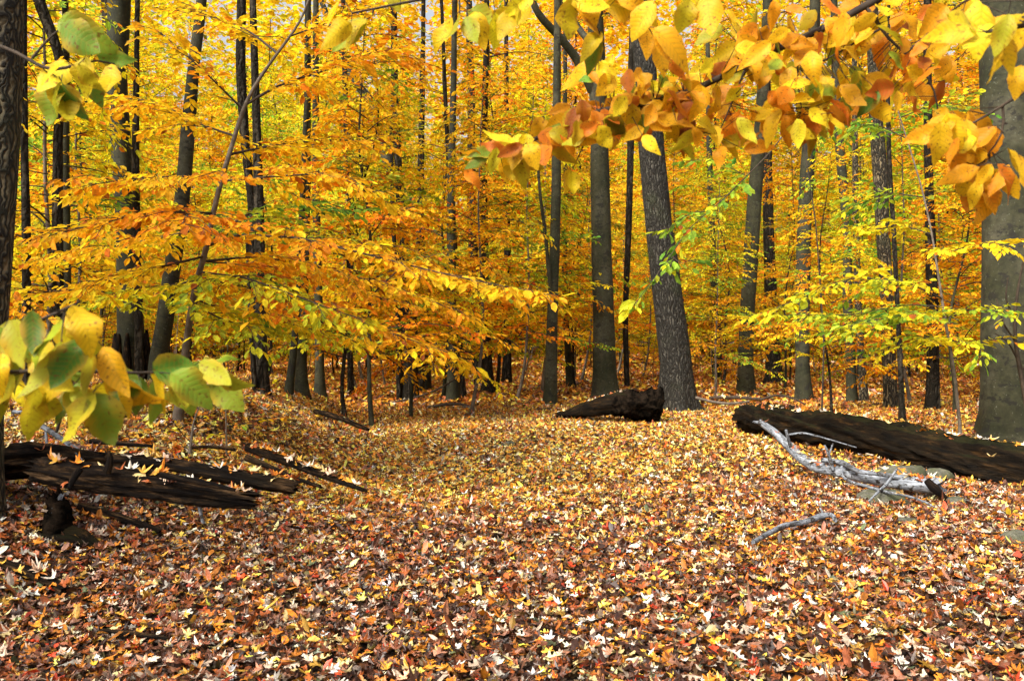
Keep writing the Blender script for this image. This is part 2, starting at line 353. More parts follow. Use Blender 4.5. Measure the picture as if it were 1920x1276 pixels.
MT, MS, OAKT = t_maple(), t_maple(sub=False), t_oak()
def litter_pos(n, y0, y1, k=.66, pad=1.0):
    y = np.sqrt(rng.random(n) * (y1 ** 2 - y0 ** 2) + y0 ** 2); x = (rng.random(n) * 2 - 1) * (k * y + pad); return x, y
PALN = np.array([[.78, .58, .42], [.42, .19, .11], [.20, .065, .030], [.36, .09, .018], [.74, .25, .020], [.82, .45, .06], [.82, .62, .26], [.06, .022, .012], [.60, .06, .015], [.80, .72, .60], [.14, .17, .08]])
PW_NEAR = np.array([.11, .09, .12, .18, .15, .08, .07, .14, .025, .05, .01])
PW_MID = np.array([.02, .01, .04, .12, .26, .29, .14, .11, .01, .03, .005])
PW_FAR = np.array([.02, .01, .07, .24, .36, .20, .04, .10, .0, .0, .0])
def litcol(x, y):
    n = len(x); z = vnoise(x * .5, y * .5, 8)
    # purple and pale leaves dominate near the camera and to the right, gold on the path, rust in the wood
    near = smooth((10.0 - y + (z - .5) * 4 + np.where(x > 2.0, 2.0, 0) + np.where(x < -2.3, -1.0, 0)) / 5.0)[:, None]
    far = smooth((y - 15 + np.abs(x - .2) * 1.1 + (z - .5) * 6) / 9)[:, None]
    W = near * PW_NEAR + (1 - near) * ((1 - far) * PW_MID + far * PW_FAR); W = np.cumsum(W / W.sum(1, keepdims=True), 1)
    k = (rng.random((n, 1)) > W).sum(1).clip(0, 10); return np.clip(PALN[k] * np.exp(rng.normal(0, .46, (n, 1)) - .36 * near + .0 * far), 0, .80)
AVOID = []
def scatter(m, T, n, y0, y1, s0, s1, tilt, lift, curl, k=.66, pad=1.0, dark=1.0, z0=0.0):
    x, y = litter_pos(n, y0, y1, k, pad); ok = np.ones(n, bool)
    for a, b, q in AVOID: ok &= (x - a) ** 2 + (y - b) ** 2 > (q * (.8 + .4 * rng.random(n))) ** 2
    x, y = x[ok], y[ok]; n = len(x); z = G(x, y); e = .05
    nx = -(G(x + e, y) - z) / e; ny = -(G(x, y + e) - z) / e
    nm = np.stack([nx, ny, np.ones(n)], 1) + rng.normal(0, 1, (n, 3)) * [tilt, tilt, 0]; th = rng.random(n) * 2 * pi
    ax = np.stack([np.cos(th), np.sin(th), np.zeros(n)], 1); nmn = norm(nm); ax = ax - nmn * np.sum(ax * nmn, 1, keepdims=True)
    pos = np.stack([x, y, z + lift * rng.random(n) + .012 + z0], 1)
    place(m, T, pos, ax, nm, s0 + (s1 - s0) * rng.random(n), litcol(x, y) * dark + (np.array([.035, .014, .007]) if dark < 1 else 0), curl)  # dark: decayed under layer, with shade of the gaps put into its colour
# ---------------------------------------------------------------- foliage generators
def rotz(v, a):
    c, s = np.cos(a), np.sin(a); return np.stack([v[..., 0] * c - v[..., 1] * s, v[..., 0] * s + v[..., 1] * c, v[..., 2]], -1)
class Fol:
    def __init__(s): s.p = []; s.d = []; s.t = []; s.A = []; s.B = []; s.R = []
    def spray(s, P, tl, gap, lgap, t0, start=.1, r=.004, droop=-.2, tj=.07):
        P = np.asarray(P, float); seg = np.linalg.norm(np.diff(P, axis=0), axis=1); S = np.concatenate([[0], np.cumsum(seg)]); L = S[-1]
        u = np.arange(start * L, L, gap); u = u + rng.uniform(-.3, .3, len(u)) * gap; u = np.clip(u, 0, L)
        if len(u) == 0: u = np.array([L * .7])
        c = np.stack([np.interp(u, S, P[:, k]) for k in range(3)], 1); k = np.clip(np.searchsorted(S, u) - 1, 0, len(seg) - 1)
        tg = norm(P[k + 1] - P[k]); sgn = np.where(np.arange(len(u)) % 2, 1, -1)
        d = rotz(tg, sgn * rng.uniform(.5, 1.05, len(u))); d[:, 2] += rng.normal(droop * .4, .12, len(u)); d = norm(d)
        ln = tl * (1 - .55 * u / L) * rng.uniform(.55, 1.15, len(u))
        s.A += list(c); s.B += list(c + d * ln[:, None]); s.R += [r] * len(u)
        for j in range(len(u)):
            q = np.arange(lgap * .5, ln[j] + lgap * .6, lgap); n = len(q)
            if n == 0: continue
            pos = c[j] + d[j] * q[:, None]; sg = np.where(np.arange(n) % 2, 1, -1)
            dd = rotz(np.broadcast_to(d[j], (n, 3)), sg * rng.uniform(.35, 1.0, n)); dd[-1] = d[j]; dd[:, 2] += droop + rng.normal(0, .22, n)
            s.p.append(pos); s.d.append(dd); s.t.append(t0 + rng.normal(0, tj, n))
    def leaves(s, m, T, size, flat=.38, jit=.22, blade=False, face=None, curl=0.0, sj=.2):
        p = np.concatenate(s.p); d = np.concatenate(s.d); t = np.concatenate(s.t); n = len(p)
        nm = np.array([0, 0, 1.0]) + rng.normal(0, flat, (n, 3))
        if face is not None: nm = nm * .5 + np.asarray(face)
        t = np.where(rng.random(n) < .04, rng.uniform(.7, 1, n), t)
        place(m, T, p, d, nm, size * np.exp(rng.normal(0, sj, n)), leafcol(t, jit), curl, blade)
    def twig_mesh(s, m): twigs(m, s.A, s.B, s.R, np.array(s.R) * .4)

def crown_pts(base, top, nb, Lmax, z0, t0, lsize, tl, gap, lgap, prof, spread=.10, tspread=.10):
    """a crown along the line base->top: returns foliage and branch mesh"""
    F = Fol(); bm = M(); H = np.linalg.norm(top - base)
    for k in range(nb):
        f = z0 + (1 - z0) * ((k + rng.random()) / nb); c = base + (top - base) * f; az = rng.random() * 2 * pi
        Lb = Lmax * prof(f) * rng.uniform(.7, 1.15); up = rng.uniform(.15, .95); n = 6; q = np.linspace(0, 1, n)
        d = np.array([math.cos(az), math.sin(az), 0])
        P = c + d * (q * Lb)[:, None]; P[:, 2] += up * q * Lb * .8 - .42 * Lb * q ** 2; P += rng.normal(0, spread * Lb * .3, (n, 3)) * q[:, None]
        r0 = .0055 * Lb + .004
        tube(bm, P, np.linspace(r0, .003, n), 5, Lb / 5, 0, cap=False, seed=k)
        tb = t0 + rng.normal(0, tspread); u_ = rng.random(); tb = .18 if u_ < .14 else (.66 if u_ < .22 else tb)
        F.spray(P, tl, gap, lgap, tb, .12, .003)
    return F, bm

def proto_tree(H, r0, nb, Lmax, z0, lsize, tl, gap, lgap, prof, T, t0, tspread, barkk, label, lean=.28, sides=8, name='beech_tree'):
    root = thing(name, (0, 0, 0), label, 'tree')
    tm = M(); n = 9; q = np.linspace(0, 1, n); P = np.stack([np.cumsum(rng.normal(0, lean, n)) * H * .06, np.cumsum(rng.normal(0, lean, n)) * H * .06, q * H - .15], 1)
    P[:, :2] -= P[0, :2]
    tube(tm, P, r0 * (1 - .82 * q), sides, H / 16, .05, .5, cap=False, seed=nb)
    F, bm = crown_pts(P[0], P[-1], nb, Lmax, z0, t0, lsize, tl, gap, lgap, prof, tspread=tspread)
    tm.build('trunk', BARK[barkk], root)
    cm = M(); F.leaves(cm, T, lsize, .42)
    F.twig_mesh(bm); bm.build('branches', BARK['twig'], root)
    cm.build('crown', LEAF, root, smooth_=False); return root

GREY = 'slender trees standing deep in the yellow wood'
round_ = lambda f: math.sin(pi * min(1, max(0, (f * .85 + .12)))) ** .6
cone_ = lambda f: (1.05 - f * .8)
R_, L6 = t_fold(), t_leaf6()
under = [proto_tree(7.5, .04, 66, 2.4, .17, .105, .78, .15, .055, cone_, L6, .37 + .05 * k, .10, ('sapling', 'beech', 'dark')[k], 'x') for k in range(3)]
tall = [proto_tree(22, .11, 165, 3.7, .10, .19, 1.15, .24, .10, round_, R_, .34 + .05 * k, .09, ('dark', 'beech', 'dark')[k], 'x') for k in range(3)]
small = [proto_tree(2.8 + k * .6, .016, 12, .9, .25, .09, .35, .16, .07, cone_, L6, .42 + .1 * k, .08, ('sapling', 'dark')[k], 'x', name='beech_sapling') for k in range(2)]

# ---------------------------------------------------------------- the trunks that can be told apart in the photograph
occupied = []
def trunk_tree(label, kind, rows, base_row, sides=14, flare=.5, crown=None, D=None, ext=None, name='beech_tree', limbs=(), bumpy=.05, top_z=None, seed=None):
    """rows: (px, py, width px) from the bottom up"""
    b = hit(rows[0][0], base_row) if D is None else None
    D = b[1] if b is not None else D
    pts = [P3(x, y, D) for x, y, _ in rows]; rad = [w_ * D / FPX / 2 for *_, w_ in rows]
    bx = pts[0][0] if b is None else b[0]; gz = float(G(bx, D))
    dx = (rows[0][0] - rows[1][0]) / max(1, rows[0][1] - rows[1][1])
    if pts[0][2] > gz: pts.insert(0, np.array([bx, D, gz])); rad.insert(0, rad[0] * 1.04)
    pts.insert(0, pts[0] - [0, 0, .25]); rad.insert(0, rad[0])
    tz = top_z or 16.0
    if pts[-1][2] < tz:
        d = norm(pts[-1] - pts[-3]); h = tz - pts[-1][2]; d = d * [.6, 0, 1]; q = pts[-1] + d * h / d[2] ; q[1] += rng.normal(0, .3)
        pts.append(q); rad.append(rad[-1] * .45)
    root = thing(name, (bx, D, gz), label, 'tree'); m = M(); sd_ = int(abs(rows[0][0])) % 17 if seed is None else seed
    tube(m, pts, rad, sides, .22, bumpy, flare, cap=False, seed=sd_, ridges=4 + sd_ % 3); m.build('trunk', BARK[kind], root)
    for pl in limbs:
        lm_ = M(); tube(lm_, [P3(x, y, D + dd) for x, y, w_, dd in pl], [w_ * D / FPX / 2 for x, y, w_, dd in pl], 9, .2, .05, cap=False, seed=3); lm_.build('limb', BARK[kind], root)
    if crown:
        z0, t0, nb, Lm = crown; B = np.array(pts[-1]); A_ = B.copy(); 
        a = [q for q in pts if q[2] < z0][-1]; A_ = a + (B - a) * (z0 - a[2]) / (B[2] - a[2])
        F, bm = crown_pts(A_, B, nb, Lm, 0, t0, .13, 1.0, .27, .12, lambda f: 1.05 - .6 * f, tspread=.06)
        F.twig_mesh(bm); bm.build('branches', BARK['twig'], root); cm = M(); F.leaves(cm, R_, .15); cm.build('crown', LEAF, root, smooth_=False)
    occupied.append((bx, D)); return root

T = trunk_tree
T('furrowed brown trunk cut off by the left edge of the photo', 'brown', [(-45, 760, 84), (-28, 560, 80), (-10, 350, 78), (0, 200, 76), (0, 0, 78), (3, -120, 76)], 900, D=5.6, sides=28, flare=.2, name='oak_tree', crown=None, top_z=9)
T('thick grey beech whose foot has rotted to dark splintered wood', 'beech', [(246, 712, 50), (245, 640, 48), (240, 450, 40), (225, 240, 36), (218, 150, 37), (224, 0, 40)], 720, sides=20, flare=.25, crown=(8, .45, 30, 3.2))
T('black trunk showing behind the thick grey beech, upper left', 'dark', [(236, 730, 20), (232, 500, 18), (215, 250, 22), (206, 60, 24), (203, 0, 24)], 704, flare=.3, name='oak_tree')
T('thin straight mottled trunk just right of the thick grey beech', 'dark', [(262, 715, 15), (258, 560, 14), (254, 300, 14), (256, 120, 10), (258, 0, 9)], 730)
T('olive grey beech leaning right behind the left sapling', 'beech', [(296, 680, 32), (312, 580, 31), (326, 480, 28), (344, 360, 27), (352, 250, 26), (362, 130, 22), (376, 30, 20)], 722, sides=16, flare=.2, crown=(7.5, .48, 28, 3))
T('black crooked trunk above the fork of the left sapling', 'dark', [(485, 740, 14), (478, 560, 15), (473, 380, 15), (462, 300, 17), (456, 220, 18), (450, 120, 18), (453, 0, 17)], 738, name='oak_tree', crown=(7.5, .42, 26, 3.2))
T('dark double trunk at the crest of the left bank', 'dark', [(492, 742, 26), (490, 640, 22), (486, 400, 18), (480, 200, 15), (474, 0, 12)], 744, limbs=([(478, 742, 10, -.1), (476, 690, 10, -.2), (470, 620, 8, -.3), (462, 400, 7, -.3)],), name='oak_tree')
T('pale slanting trunk left of the cluster on the bank crest', 'beech', [(540, 743, 16), (547, 690, 14), (556, 600, 12), (566, 400, 11), (575, 200, 10)], 744, sides=10)
T('broad grey trunk in the middle of the bank crest cluster', 'beech', [(566, 742, 26), (565, 680, 20), (570, 560, 17), (576, 300, 14), (577, 60, 12)], 745)
T('smooth upright grey beech with a flared foot on the bank crest', 'beech', [(600, 746, 22), (600, 690, 17), (597, 560, 16), (592, 350, 14), (592, 100, 12)], 748, sides=14, flare=.6, crown=(9, .5, 16, 2.6))
T('black rough double trunk at the left side of the path end', 'dark', [(768, 752, 34), (768, 690, 32), (766, 600, 32), (752, 400, 17), (740, 200, 14), (738, 0, 12)], 755, limbs=([(748, 752, 10, -.2), (747, 690, 9, -.2), (745, 560, 9, -.2), (736, 400, 8, -.1), (733, 200, 7, 0)],), name='oak_tree', crown=(9.5, .6, 16, 3))
T('mottled pale grey trunk at the far end of the path', 'beech', [(850, 752, 24), (849, 690, 21), (848, 600, 19), (846, 450, 17), (846, 340, 15), (850, 200, 12)], 755, flare=.4)
T('narrow dark trunk pressed against the mottled pale grey one', 'dark', [(868, 748, 15), (864, 690, 11), (860, 600, 10), (854, 480, 10), (845, 350, 10), (838, 250, 8)], 749, name='oak_tree')
T('dark flaring trunk behind the end of the path', 'dark', [(915, 738, 26), (917, 690, 15), (912, 600, 14), (908, 420, 14), (906, 300, 13), (912, 100, 11)], 740, flare=.9, name='oak_tree', crown=(9, .62, 16, 3.4))
T('broad black trunk hidden behind the orange leaves at the path end', 'dark', [(900, 722, 22), (898, 660, 20), (888, 500, 18), (884, 350, 17), (884, 200, 14), (880, 60, 12)], 723, name='oak_tree')
T('short looking dark trunk far behind the path end', 'dark', [(950, 718, 20), (951, 680, 17), (953, 560, 14), (950, 400, 12)], 720, name='oak_tree')
T('slim smooth grey beech left of the thick mottled one', 'beech', [(1031, 758, 27), (1033, 690, 22), (1037, 560, 19), (1041, 440, 19), (1043, 340, 18), (1044, 200, 16), (1045, 60, 14)], 762, sides=16, flare=.35, crown=(9, .55, 18, 2.8), limbs=([(1034, 560, 7, -.05), (1022, 430, 7, -.3), (1013, 370, 6, -.4), (1008, 300, 5, -.5)],))
T('thick beech with black scars beside the leaning furrowed oak', 'beech', [(1136, 742, 48), (1134, 690, 44), (1131, 560, 40), (1127, 440, 38), (1124, 300, 34), (1120, 120, 32), (1115, 0, 30)], 748, sides=22, flare=.6, crown=(9.5, .5, 22, 3.4),
  limbs=([(1112, 170, 22, 0), (1085, 115, 17, -.3), (1050, 70, 15, -.6), (1010, 30, 13, -.9), (985, -30, 10, -1.2)], [(1118, 90, 14, 0), (1090, 62, 12, .5), (1040, -20, 9, 1)]))
T('big deeply furrowed oak leaning left over the black hollow log', 'oak', [(1270, 762, 68), (1267, 690, 60), (1258, 600, 56), (1243, 480, 53), (1230, 380, 50), (1221, 270, 46), (1212, 150, 42), (1200, 0, 40)], 772, sides=26, flare=.6, name='oak_tree', crown=(9.5, .55, 22, 3.5), bumpy=.06)
T('thin black trunk between the scarred beech and the leaning oak', 'dark', [(1176, 728, 10), (1172, 600, 11), (1178, 440, 12), (1182, 300, 13), (1184, 120, 13), (1188, 0, 12)], 728, name='oak_tree')
T('brown green trunk with dark upper half right of the oak', 'beech', [(1399, 738, 34), (1398, 690, 29), (1400, 600, 28), (1408, 480, 27), (1414, 380, 27), (1424, 260, 24), (1434, 120, 20)], 742, sides=16, flare=.35, crown=(9.5, .55, 18, 3))
T('dark stubby trunk with a flared root behind two nearer trunks', 'dark', [(1452, 716, 34), (1450, 680, 29), (1446, 600, 24), (1440, 400, 20), (1438, 200, 16)], 722, flare=.6, name='oak_tree')
T('straight grey green trunk at the head of the big fallen log', 'beech', [(1508, 748, 32), (1504, 690, 26), (1505, 600, 26), (1506, 480, 27), (1510, 380, 26), (1517, 270, 25), (1524, 120, 22)], 756, sides=16, flare=.3, crown=(9.5, .5, 18, 3))
T('slender bending trunk further back above the fallen log', 'beech', [(1598, 752, 19), (1594, 660, 18), (1588, 560, 17), (1590, 440, 16), (1580, 340, 17), (1572, 250, 16), (1566, 120, 14)], 758)
T('dark brown trunk rising behind the middle of the fallen log', 'brown', [(1672, 765, 24), (1667, 690, 24), (1663, 560, 24), (1656, 440, 24), (1650, 320, 26), (1642, 220, 24), (1636, 60, 22)], 768, sides=14, name='oak_tree', crown=(9, .55, 16, 3))
T('pair of brown trunk bases half hidden behind the fallen log', 'brown', [(1620, 755, 16), (1616, 690, 14), (1610, 600, 13), (1604, 400, 11)], 757, name='oak_tree')
T('thin black stem close behind the fallen log', 'dark', [(1692, 790, 12), (1689, 700, 10), (1684, 600, 9), (1676, 440, 9), (1667, 300, 9), (1664, 150, 8)], 795, sides=8, top_z=8)
T('knotty black trunk left of the great grey beech', 'dark', [(1748, 772, 24), (1750, 690, 22), (1748, 600, 22), (1746, 480, 20), (1742, 360, 16), (1740, 220, 15), (1738, 60, 14)], 772, name='oak_tree')
T('faint blue grey trunk far behind the leaning oak', 'beech', [(1343, 708, 15), (1341, 640, 14), (1337, 500, 13), (1330, 300, 11)], 712, flare=.2)
T('great smooth grey beech cut off by the right edge', 'beech', [(1905, 815, 124), (1901, 740, 110), (1898, 600, 104), (1895, 420, 98), (1893, 250, 96), (1890, 100, 96), (1888, 0, 94)], 822, sides=30, flare=.45, crown=(9, .5, 22, 3.6), bumpy=.04)
T('pale curved bare trunk high behind the middle foliage', 'beech', [(800, 730, 18), (795, 560, 17), (786, 430, 16), (770, 380, 16), (735, 330, 17), (712, 260, 18), (704, 220, 20), (690, 180, 19), (664, 155, 14), (650, 120, 11)], 735, name='beech_tree')
T('black forked trunk near the top left corner', 'dark', [(110, 735, 22), (108, 500, 20), (108, 250, 17), (118, 120, 16), (96, 60, 20), (70, 0, 22)], 738, name='oak_tree', limbs=([(110, 160, 13, 0), (128, 100, 10, .2), (122, 40, 10, .3), (120, 0, 9, .4)],))
T('dark trunk low on the left behind the green leaves', 'dark', [(48, 745, 14), (50, 600, 15), (50, 450, 16), (46, 300, 14), (44, 100, 12)], 748, name='oak_tree')
T('grey trunk with a pale side near the upper left corner', 'beech', [(128, 730, 14), (126, 500, 13), (124, 300, 12), (124, 100, 12), (122, 0, 11)], 730)
T('thin dark trunk above the path in the centre left', 'dark', [(658, 742, 11), (655, 600, 11), (660, 420, 12), (652, 300, 14), (648, 200, 10)], 742, name='oak_tree')
T('slim black trunk in the orange foliage at upper middle', 'dark', [(790, 735, 12), (790, 560, 13), (788, 400, 13), (790, 250, 12), (793, 100, 9)], 738, name='oak_tree')
T('slim grey trunk beside the furrowed trunk at centre right', 'beech', [(1068, 725, 13), (1062, 600, 12), (1058, 480, 11), (1060, 360, 10)], 728)

# rotten foot of the grey beech: splintered dark wood round its base
# ---------------------------------------------------------------- saplings with layered sprays, near
def sap(name, label, stem, srad, D, branches, lsize, kindb='sapling', T_=None, base=None, tl=.42, gap=.10, lgap=.06, sec=.26, seclen=.75, flat=.42):
    pts = [P3(x, y, D + (d[0] if d else 0)) for x, y, *d in stem]
    b = pts[0].copy(); b[2] = float(G(b[0], b[1])); root = thing(name, b, label, 'tree')
    m = M(); tube(m, [b - [0, 0, .1]] + pts if pts[0][2] > b[2] + .02 else [b - [0, 0, .1], b + [0, 0, .02]] + pts[1:], None if srad is None else np.interp(np.linspace(0, 1, len(pts) + 1), np.linspace(0, 1, len(srad)), srad), 8, .12, .05, .3, cap=False)
    m.build('trunk', BARK[kindb], root)
    F = Fol(); bm = M(); F2 = Fol()
    for br in branches:
        t0, r0, w_, pl = br; P = np.array([P3(x, y, D + d) for x, y, d in pl]); n = len(P)
        tube(bm, P, np.linspace(r0, .003, n), 6, .12, .05, cap=False)
        S = np.concatenate([[0], np.cumsum(np.linalg.norm(np.diff(P, axis=0), axis=1))]); L = S[-1]
        for q, u in enumerate(np.arange(w_ * L, L, sec)):
            c = np.array([np.interp(u, S, P[:, k]) for k in range(3)]); k = min(n - 2, max(0, np.searchsorted(S, u) - 1)); tg = norm(P[k + 1] - P[k])
            d = rotz(tg, (1 if q % 2 else -1) * rng.uniform(.55, 1.2)); d[2] = d[2] * .4 + rng.normal(-.05, .10); d = norm(d)
            ll = seclen * (1.1 - .65 * u / L) * rng.uniform(.6, 1.2); Q = np.array([c, c + d * ll * .5 + [0, 0, .03 * ll], c + d * ll + [0, 0, -.09 * ll]])
            F.A.append(Q[0]); F.B.append(Q[1]); F.R.append(.006); F.A.append(Q[1]); F.B.append(Q[2]); F.R.append(.004)
            F.spray(Q, tl * .6, gap, lgap, t0 + rng.normal(0, .06), .1, .0025, tj=.06)
        F.spray(P, tl * .8, gap * 1.3, lgap, t0, w_, .003, tj=.06)
    F.twig_mesh(bm); bm.build('branches', BARK['twig'], root)
    cm = M(); F.leaves(cm, T_ or L6, lsize, flat, .2); cm.build('crown', LEAF, root, smooth_=False); return root

sap('beech_sapling', 'bending forked beech sapling with wide golden layers left of the path',
    [(333, 812), (337, 750), (345, 680), (358, 580), (370, 520), (388, 465), (395, 420), (415, 335), (430, 290), (455, 205), (480, 155), (520, 100), (565, 40), (600, -60)], [.05, .042, .034, .03, .027, .022, .015, .009], 8.8,
    [(.60, .018, .12, [(463, 195, 0), (520, 160, .1), (600, 135, .3), (680, 110, .5), (760, 90, .7)]),
     (.55, .012, .10, [(455, 205, 0), (400, 150, -.2), (340, 95, -.3), (300, 60, -.2)]),
     (.52, .014, .10, [(440, 255, 0), (380, 235, .3), (290, 190, .6), (200, 180, .9), (130, 200, 1)]),
     (.50, .014, .10, [(520, 100, 0), (470, 60, .5), (400, 30, 1), (330, 0, 1.2)]),
     (.55, .010, .10, [(540, 70, 0), (620, 40, .4), (700, 10, .6)]),
     (.57, .016, .12, [(430, 290, 0), (520, 270, .5), (620, 262, 1), (720, 265, 1.3)]),
     (.62, .013, .12, [(415, 335, 0), (340, 330, -.4), (240, 335, -.8), (150, 350, -1.0)]),
     (.60, .014, .12, [(412, 340, 0), (520, 330, -.3), (620, 325, -.3), (700, 360, -.3)]),
     (.56, .014, .12, [(400, 400, 0), (300, 395, -.6), (180, 420, -1.1), (60, 450, -1.4)]),
     (.68, .012, .12, [(398, 410, 0), (350, 400, -1.0), (340, 425, -1.6)]),
     (.53, .014, .12, [(395, 425, 0), (280, 450, .3), (160, 470, .5), (50, 500, .6)]),
     (.58, .018, .10, [(390, 460, 0), (440, 440, -.3), (560, 445, -.7), (700, 480, -1.0), (860, 520, -1.3), (1030, 552, -1.5)]),
     (.12, .012, .10, [(392, 455, 0), (460, 400, .8), (560, 385, 1.2), (660, 400, 1.5)]),
     (.50, .015, .12, [(385, 480, 0), (260, 510, -.5), (140, 545, -.9), (40, 550, -1.1)]),
     (.60, .016, .12, [(380, 490, 0), (480, 480, .6), (600, 500, 1.0), (740, 540, 1.3), (880, 590, 1.4)]),
     (.28, .013, .12, [(375, 510, 0), (460, 520, -.7), (570, 560, -1.0), (680, 600, -1.1)]),
     (.30, .013, .12, [(370, 525, 0), (300, 540, .8), (200, 560, 1.2)]),
     (.63, .016, .12, [(370, 520, 0), (480, 540, -.2), (600, 575, -.4), (720, 620, -.6), (840, 660, -.8)]),
     (.35, .012, .12, [(362, 560, 0), (450, 590, .6), (560, 610, 1.0), (650, 640, 1.2)]),
     (.22, .010, .12, [(360, 570, 0), (420, 600, -.3), (480, 615, -.5)]),
     (.66, .010, .12, [(380, 490, 0), (520, 500, 1.8), (640, 540, 2.4), (780, 575, 3)])],
    .100, tl=.46, gap=.085, lgap=.055, sec=.19, seclen=.85)

sap('beech_sapling', 'thin arching sapling with lime green sprays above the fallen log',
    [(1800, 800), (1790, 700), (1772, 600), (1760, 520), (1746, 430), (1728, 350), (1700, 260), (1683, 205), (1650, 120)], [.024, .020, .016, .012, .008, .005], 10.6,
    [(.30, .010, .15, [(1768, 560, 0), (1700, 528, -.3), (1600, 520, -.7), (1500, 560, -.9), (1420, 590, -1)]),
     (.22, .010, .15, [(1768, 575, 0), (1700, 570, .2), (1600, 590, .2), (1480, 590, .1)]),
     (.18, .010, .15, [(1772, 590, 0), (1700, 590, -.6), (1640, 600, -1), (1570, 620, -1.3)]),
     (.20, .010, .15, [(1772, 590, 0), (1820, 580, -.6), (1880, 585, -.9)]),
     (.25, .009, .15, [(1780, 640, 0), (1740, 630, -.4), (1690, 650, -.6)]),
     (.25, .009, .15, [(1782, 640, 0), (1820, 640, -.3), (1850, 660, -.5)]),
     (.35, .008, .15, [(1748, 440, 0), (1690, 420, .3), (1600, 440, .6)]),
     (.12, .008, .15, [(1735, 370, 0), (1660, 360, .2), (1600, 390, .4)]),
     (.12, .008, .15, [(1700, 260, 0), (1640, 230, .2), (1560, 240, .4)]),
     (.15, .008, .15, [(1690, 220, 0), (1740, 200, .2), (1800, 210, .4)]),
     (.40, .009, .15, [(1755, 480, 0), (1820, 460, -.4), (1900, 460, -.7)])],
    .100, tl=.44, gap=.09, lgap=.058, sec=.20, seclen=.85)
sap('beech_sapling', 'green leaved sapling reaching in front of the leaning oak',
    [(1540, 800), (1545, 640), (1530, 420), (1500, 220), (1470, 100)], [.018, .014, .011, .007, .004], 12.5,
    [(.16, .010, .35, [(1500, 215, 0), (1440, 290, -.6), (1360, 370, -1.3), (1290, 430, -2.0), (1250, 490, -2.3), (1190, 570, -2.6)]),
     (.12, .006, .1, [(1330, 395, -1.5), (1290, 400, -1.7), (1240, 440, -2.0)]),
     (.14, .006, .1, [(1400, 330, -1.0), (1340, 300, -1.2), (1280, 300, -1.4)]),
     (.12, .006, .1, [(1260, 480, -2.2), (1280, 500, -2.4), (1300, 480, -2.6)])],
    .13, kindb='twig', tl=.26, gap=.12, lgap=.065, sec=.34, seclen=.36)
sap('beech_sapling', 'knee high yellow leaved seedling among the logs on the left bank',
    [(355, 862), (358, 830), (362, 790), (375, 760), (390, 720)], [.016, .013, .006, .003], float(hit(355, 864)[1]),
    [(.40, .004, .2, [(358, 830, 0), (330, 800, -.1), (310, 770, -.2)]), (.42, .004, .2, [(362, 790, 0), (400, 770, .1), (440, 750, .2)]),
     (.38, .004, .2, [(372, 765, 0), (340, 740, .1), (320, 720, .1)]), (.38, .004, .2, [(357, 850, 0), (340, 870, -.2), (330, 880, -.4)])],
    .055, tl=.10, gap=.10, lgap=.07, sec=.2, seclen=.14)
sap('beech_sapling', 'leggy seedling with a few yellow leaves at the crest of the left bank',
    [(425, 862), (424, 800), (423, 740), (430, 700), (440, 680)], [.008, .007, .005, .003], float(hit(425, 864)[1]),
    [(.40, .004, .2, [(424, 760, 0), (470, 735, .1), (520, 715, .2)]), (.44, .004, .2, [(424, 800, 0), (470, 790, .1), (525, 780, .2)]),
     (.3, .004, .2, [(424, 812, 0), (412, 815, -.1)]), (.40, .004, .2, [(430, 700, 0), (400, 690, .1)])],
    .075, tl=.10, gap=.12, lgap=.07, sec=.2, seclen=.14)

# ---------------------------------------------------------------- wood behind: trees that nothing tells apart
def place_many(protos, n, ylo, yhi, mind, label, group, cond, tints, smin=.85, smax=1.2, kx=.68, pad=4, zoff=0):
    done = 0; tries = 0; use = {}
    while done < n and tries < n * 60:
        tries += 1; y = math.sqrt(rng.random() * (yhi ** 2 - ylo ** 2) + ylo ** 2); x = (rng.random() * 2 - 1) * (kx * y + pad)
        if not cond(x, y): continue
        if any((x - a) ** 2 + (y - b) ** 2 < mind ** 2 for a, b in occupied): continue
        occupied.append((x, y)); k = int(rng.integers(len(protos))); t = tints[int(rng.integers(len(tints)))]; s = rng.uniform(smin, smax)
        loc = (x, y, float(G(x, y)) + zoff); rz = rng.random() * 6.28
        if k not in use and 'used' not in protos[k]:
            o = protos[k]; use[k] = 1; protos[k]['used'] = 1; o.location = loc; o.rotation_euler = (0, 0, rz); o.scale = (s,) * 3; o['label'] = label; o['group'] = group
            for c in o.children: c.color = (*t, 1)
        else: dup(protos[k], loc, rz, s, label, group, t)
        done += 1
    return done
EX = [(880, 17.5, .95, 5, 'orange gold bush beech in front of the mottled pale grey trunk'), (770, 16.5, .9, 1, 'bushy orange beech hiding the black double trunk from above'), (650, 15.5, .95, 0, 'bushy yellow beech on the bank behind the widest golden layers'),
      (965, 21, 1.05, 1, 'golden bush beech to the left of the slim smooth grey beech'), (830, 22, 1.3, 5, 'taller orange beech bush far up the middle of the path'), (1080, 26, .9, 5, 'rust orange bush between the slim and the scarred beech'),
      (1340, 21, .75, 0, 'yellow bush beech just right of the leaning oak'), (1470, 24, .95, 5, 'orange bush beech between the two straight grey green trunks'), (1560, 15, .62, 6, 'small yellow bush beech behind the head of the huge log'), (1710, 17, .8, 3, 'green tinged bush beech behind the lime green sapling'),
      (1790, 14.5, .75, 5, 'orange bush beech left of the great beech'), (500, 20, 1.0, 3, 'green tinged bush beech behind the bank crest cluster'), (100, 12, 1.0, 0, 'yellow bush beech far left behind the furrowed brown trunk'), (700, 14.5, 1.0, 5, 'orange bush beech at the crest of the bank, left of the black double trunk'), (930, 24, 1.35, 5, 'tall rust orange beech bush straight above the path end'), (1015, 23, 1.2, 1, 'orange bush beech behind the slim smooth grey beech'), (180, 20, 1.2, 6, 'big yellow bush beech behind the thick grey beech')]
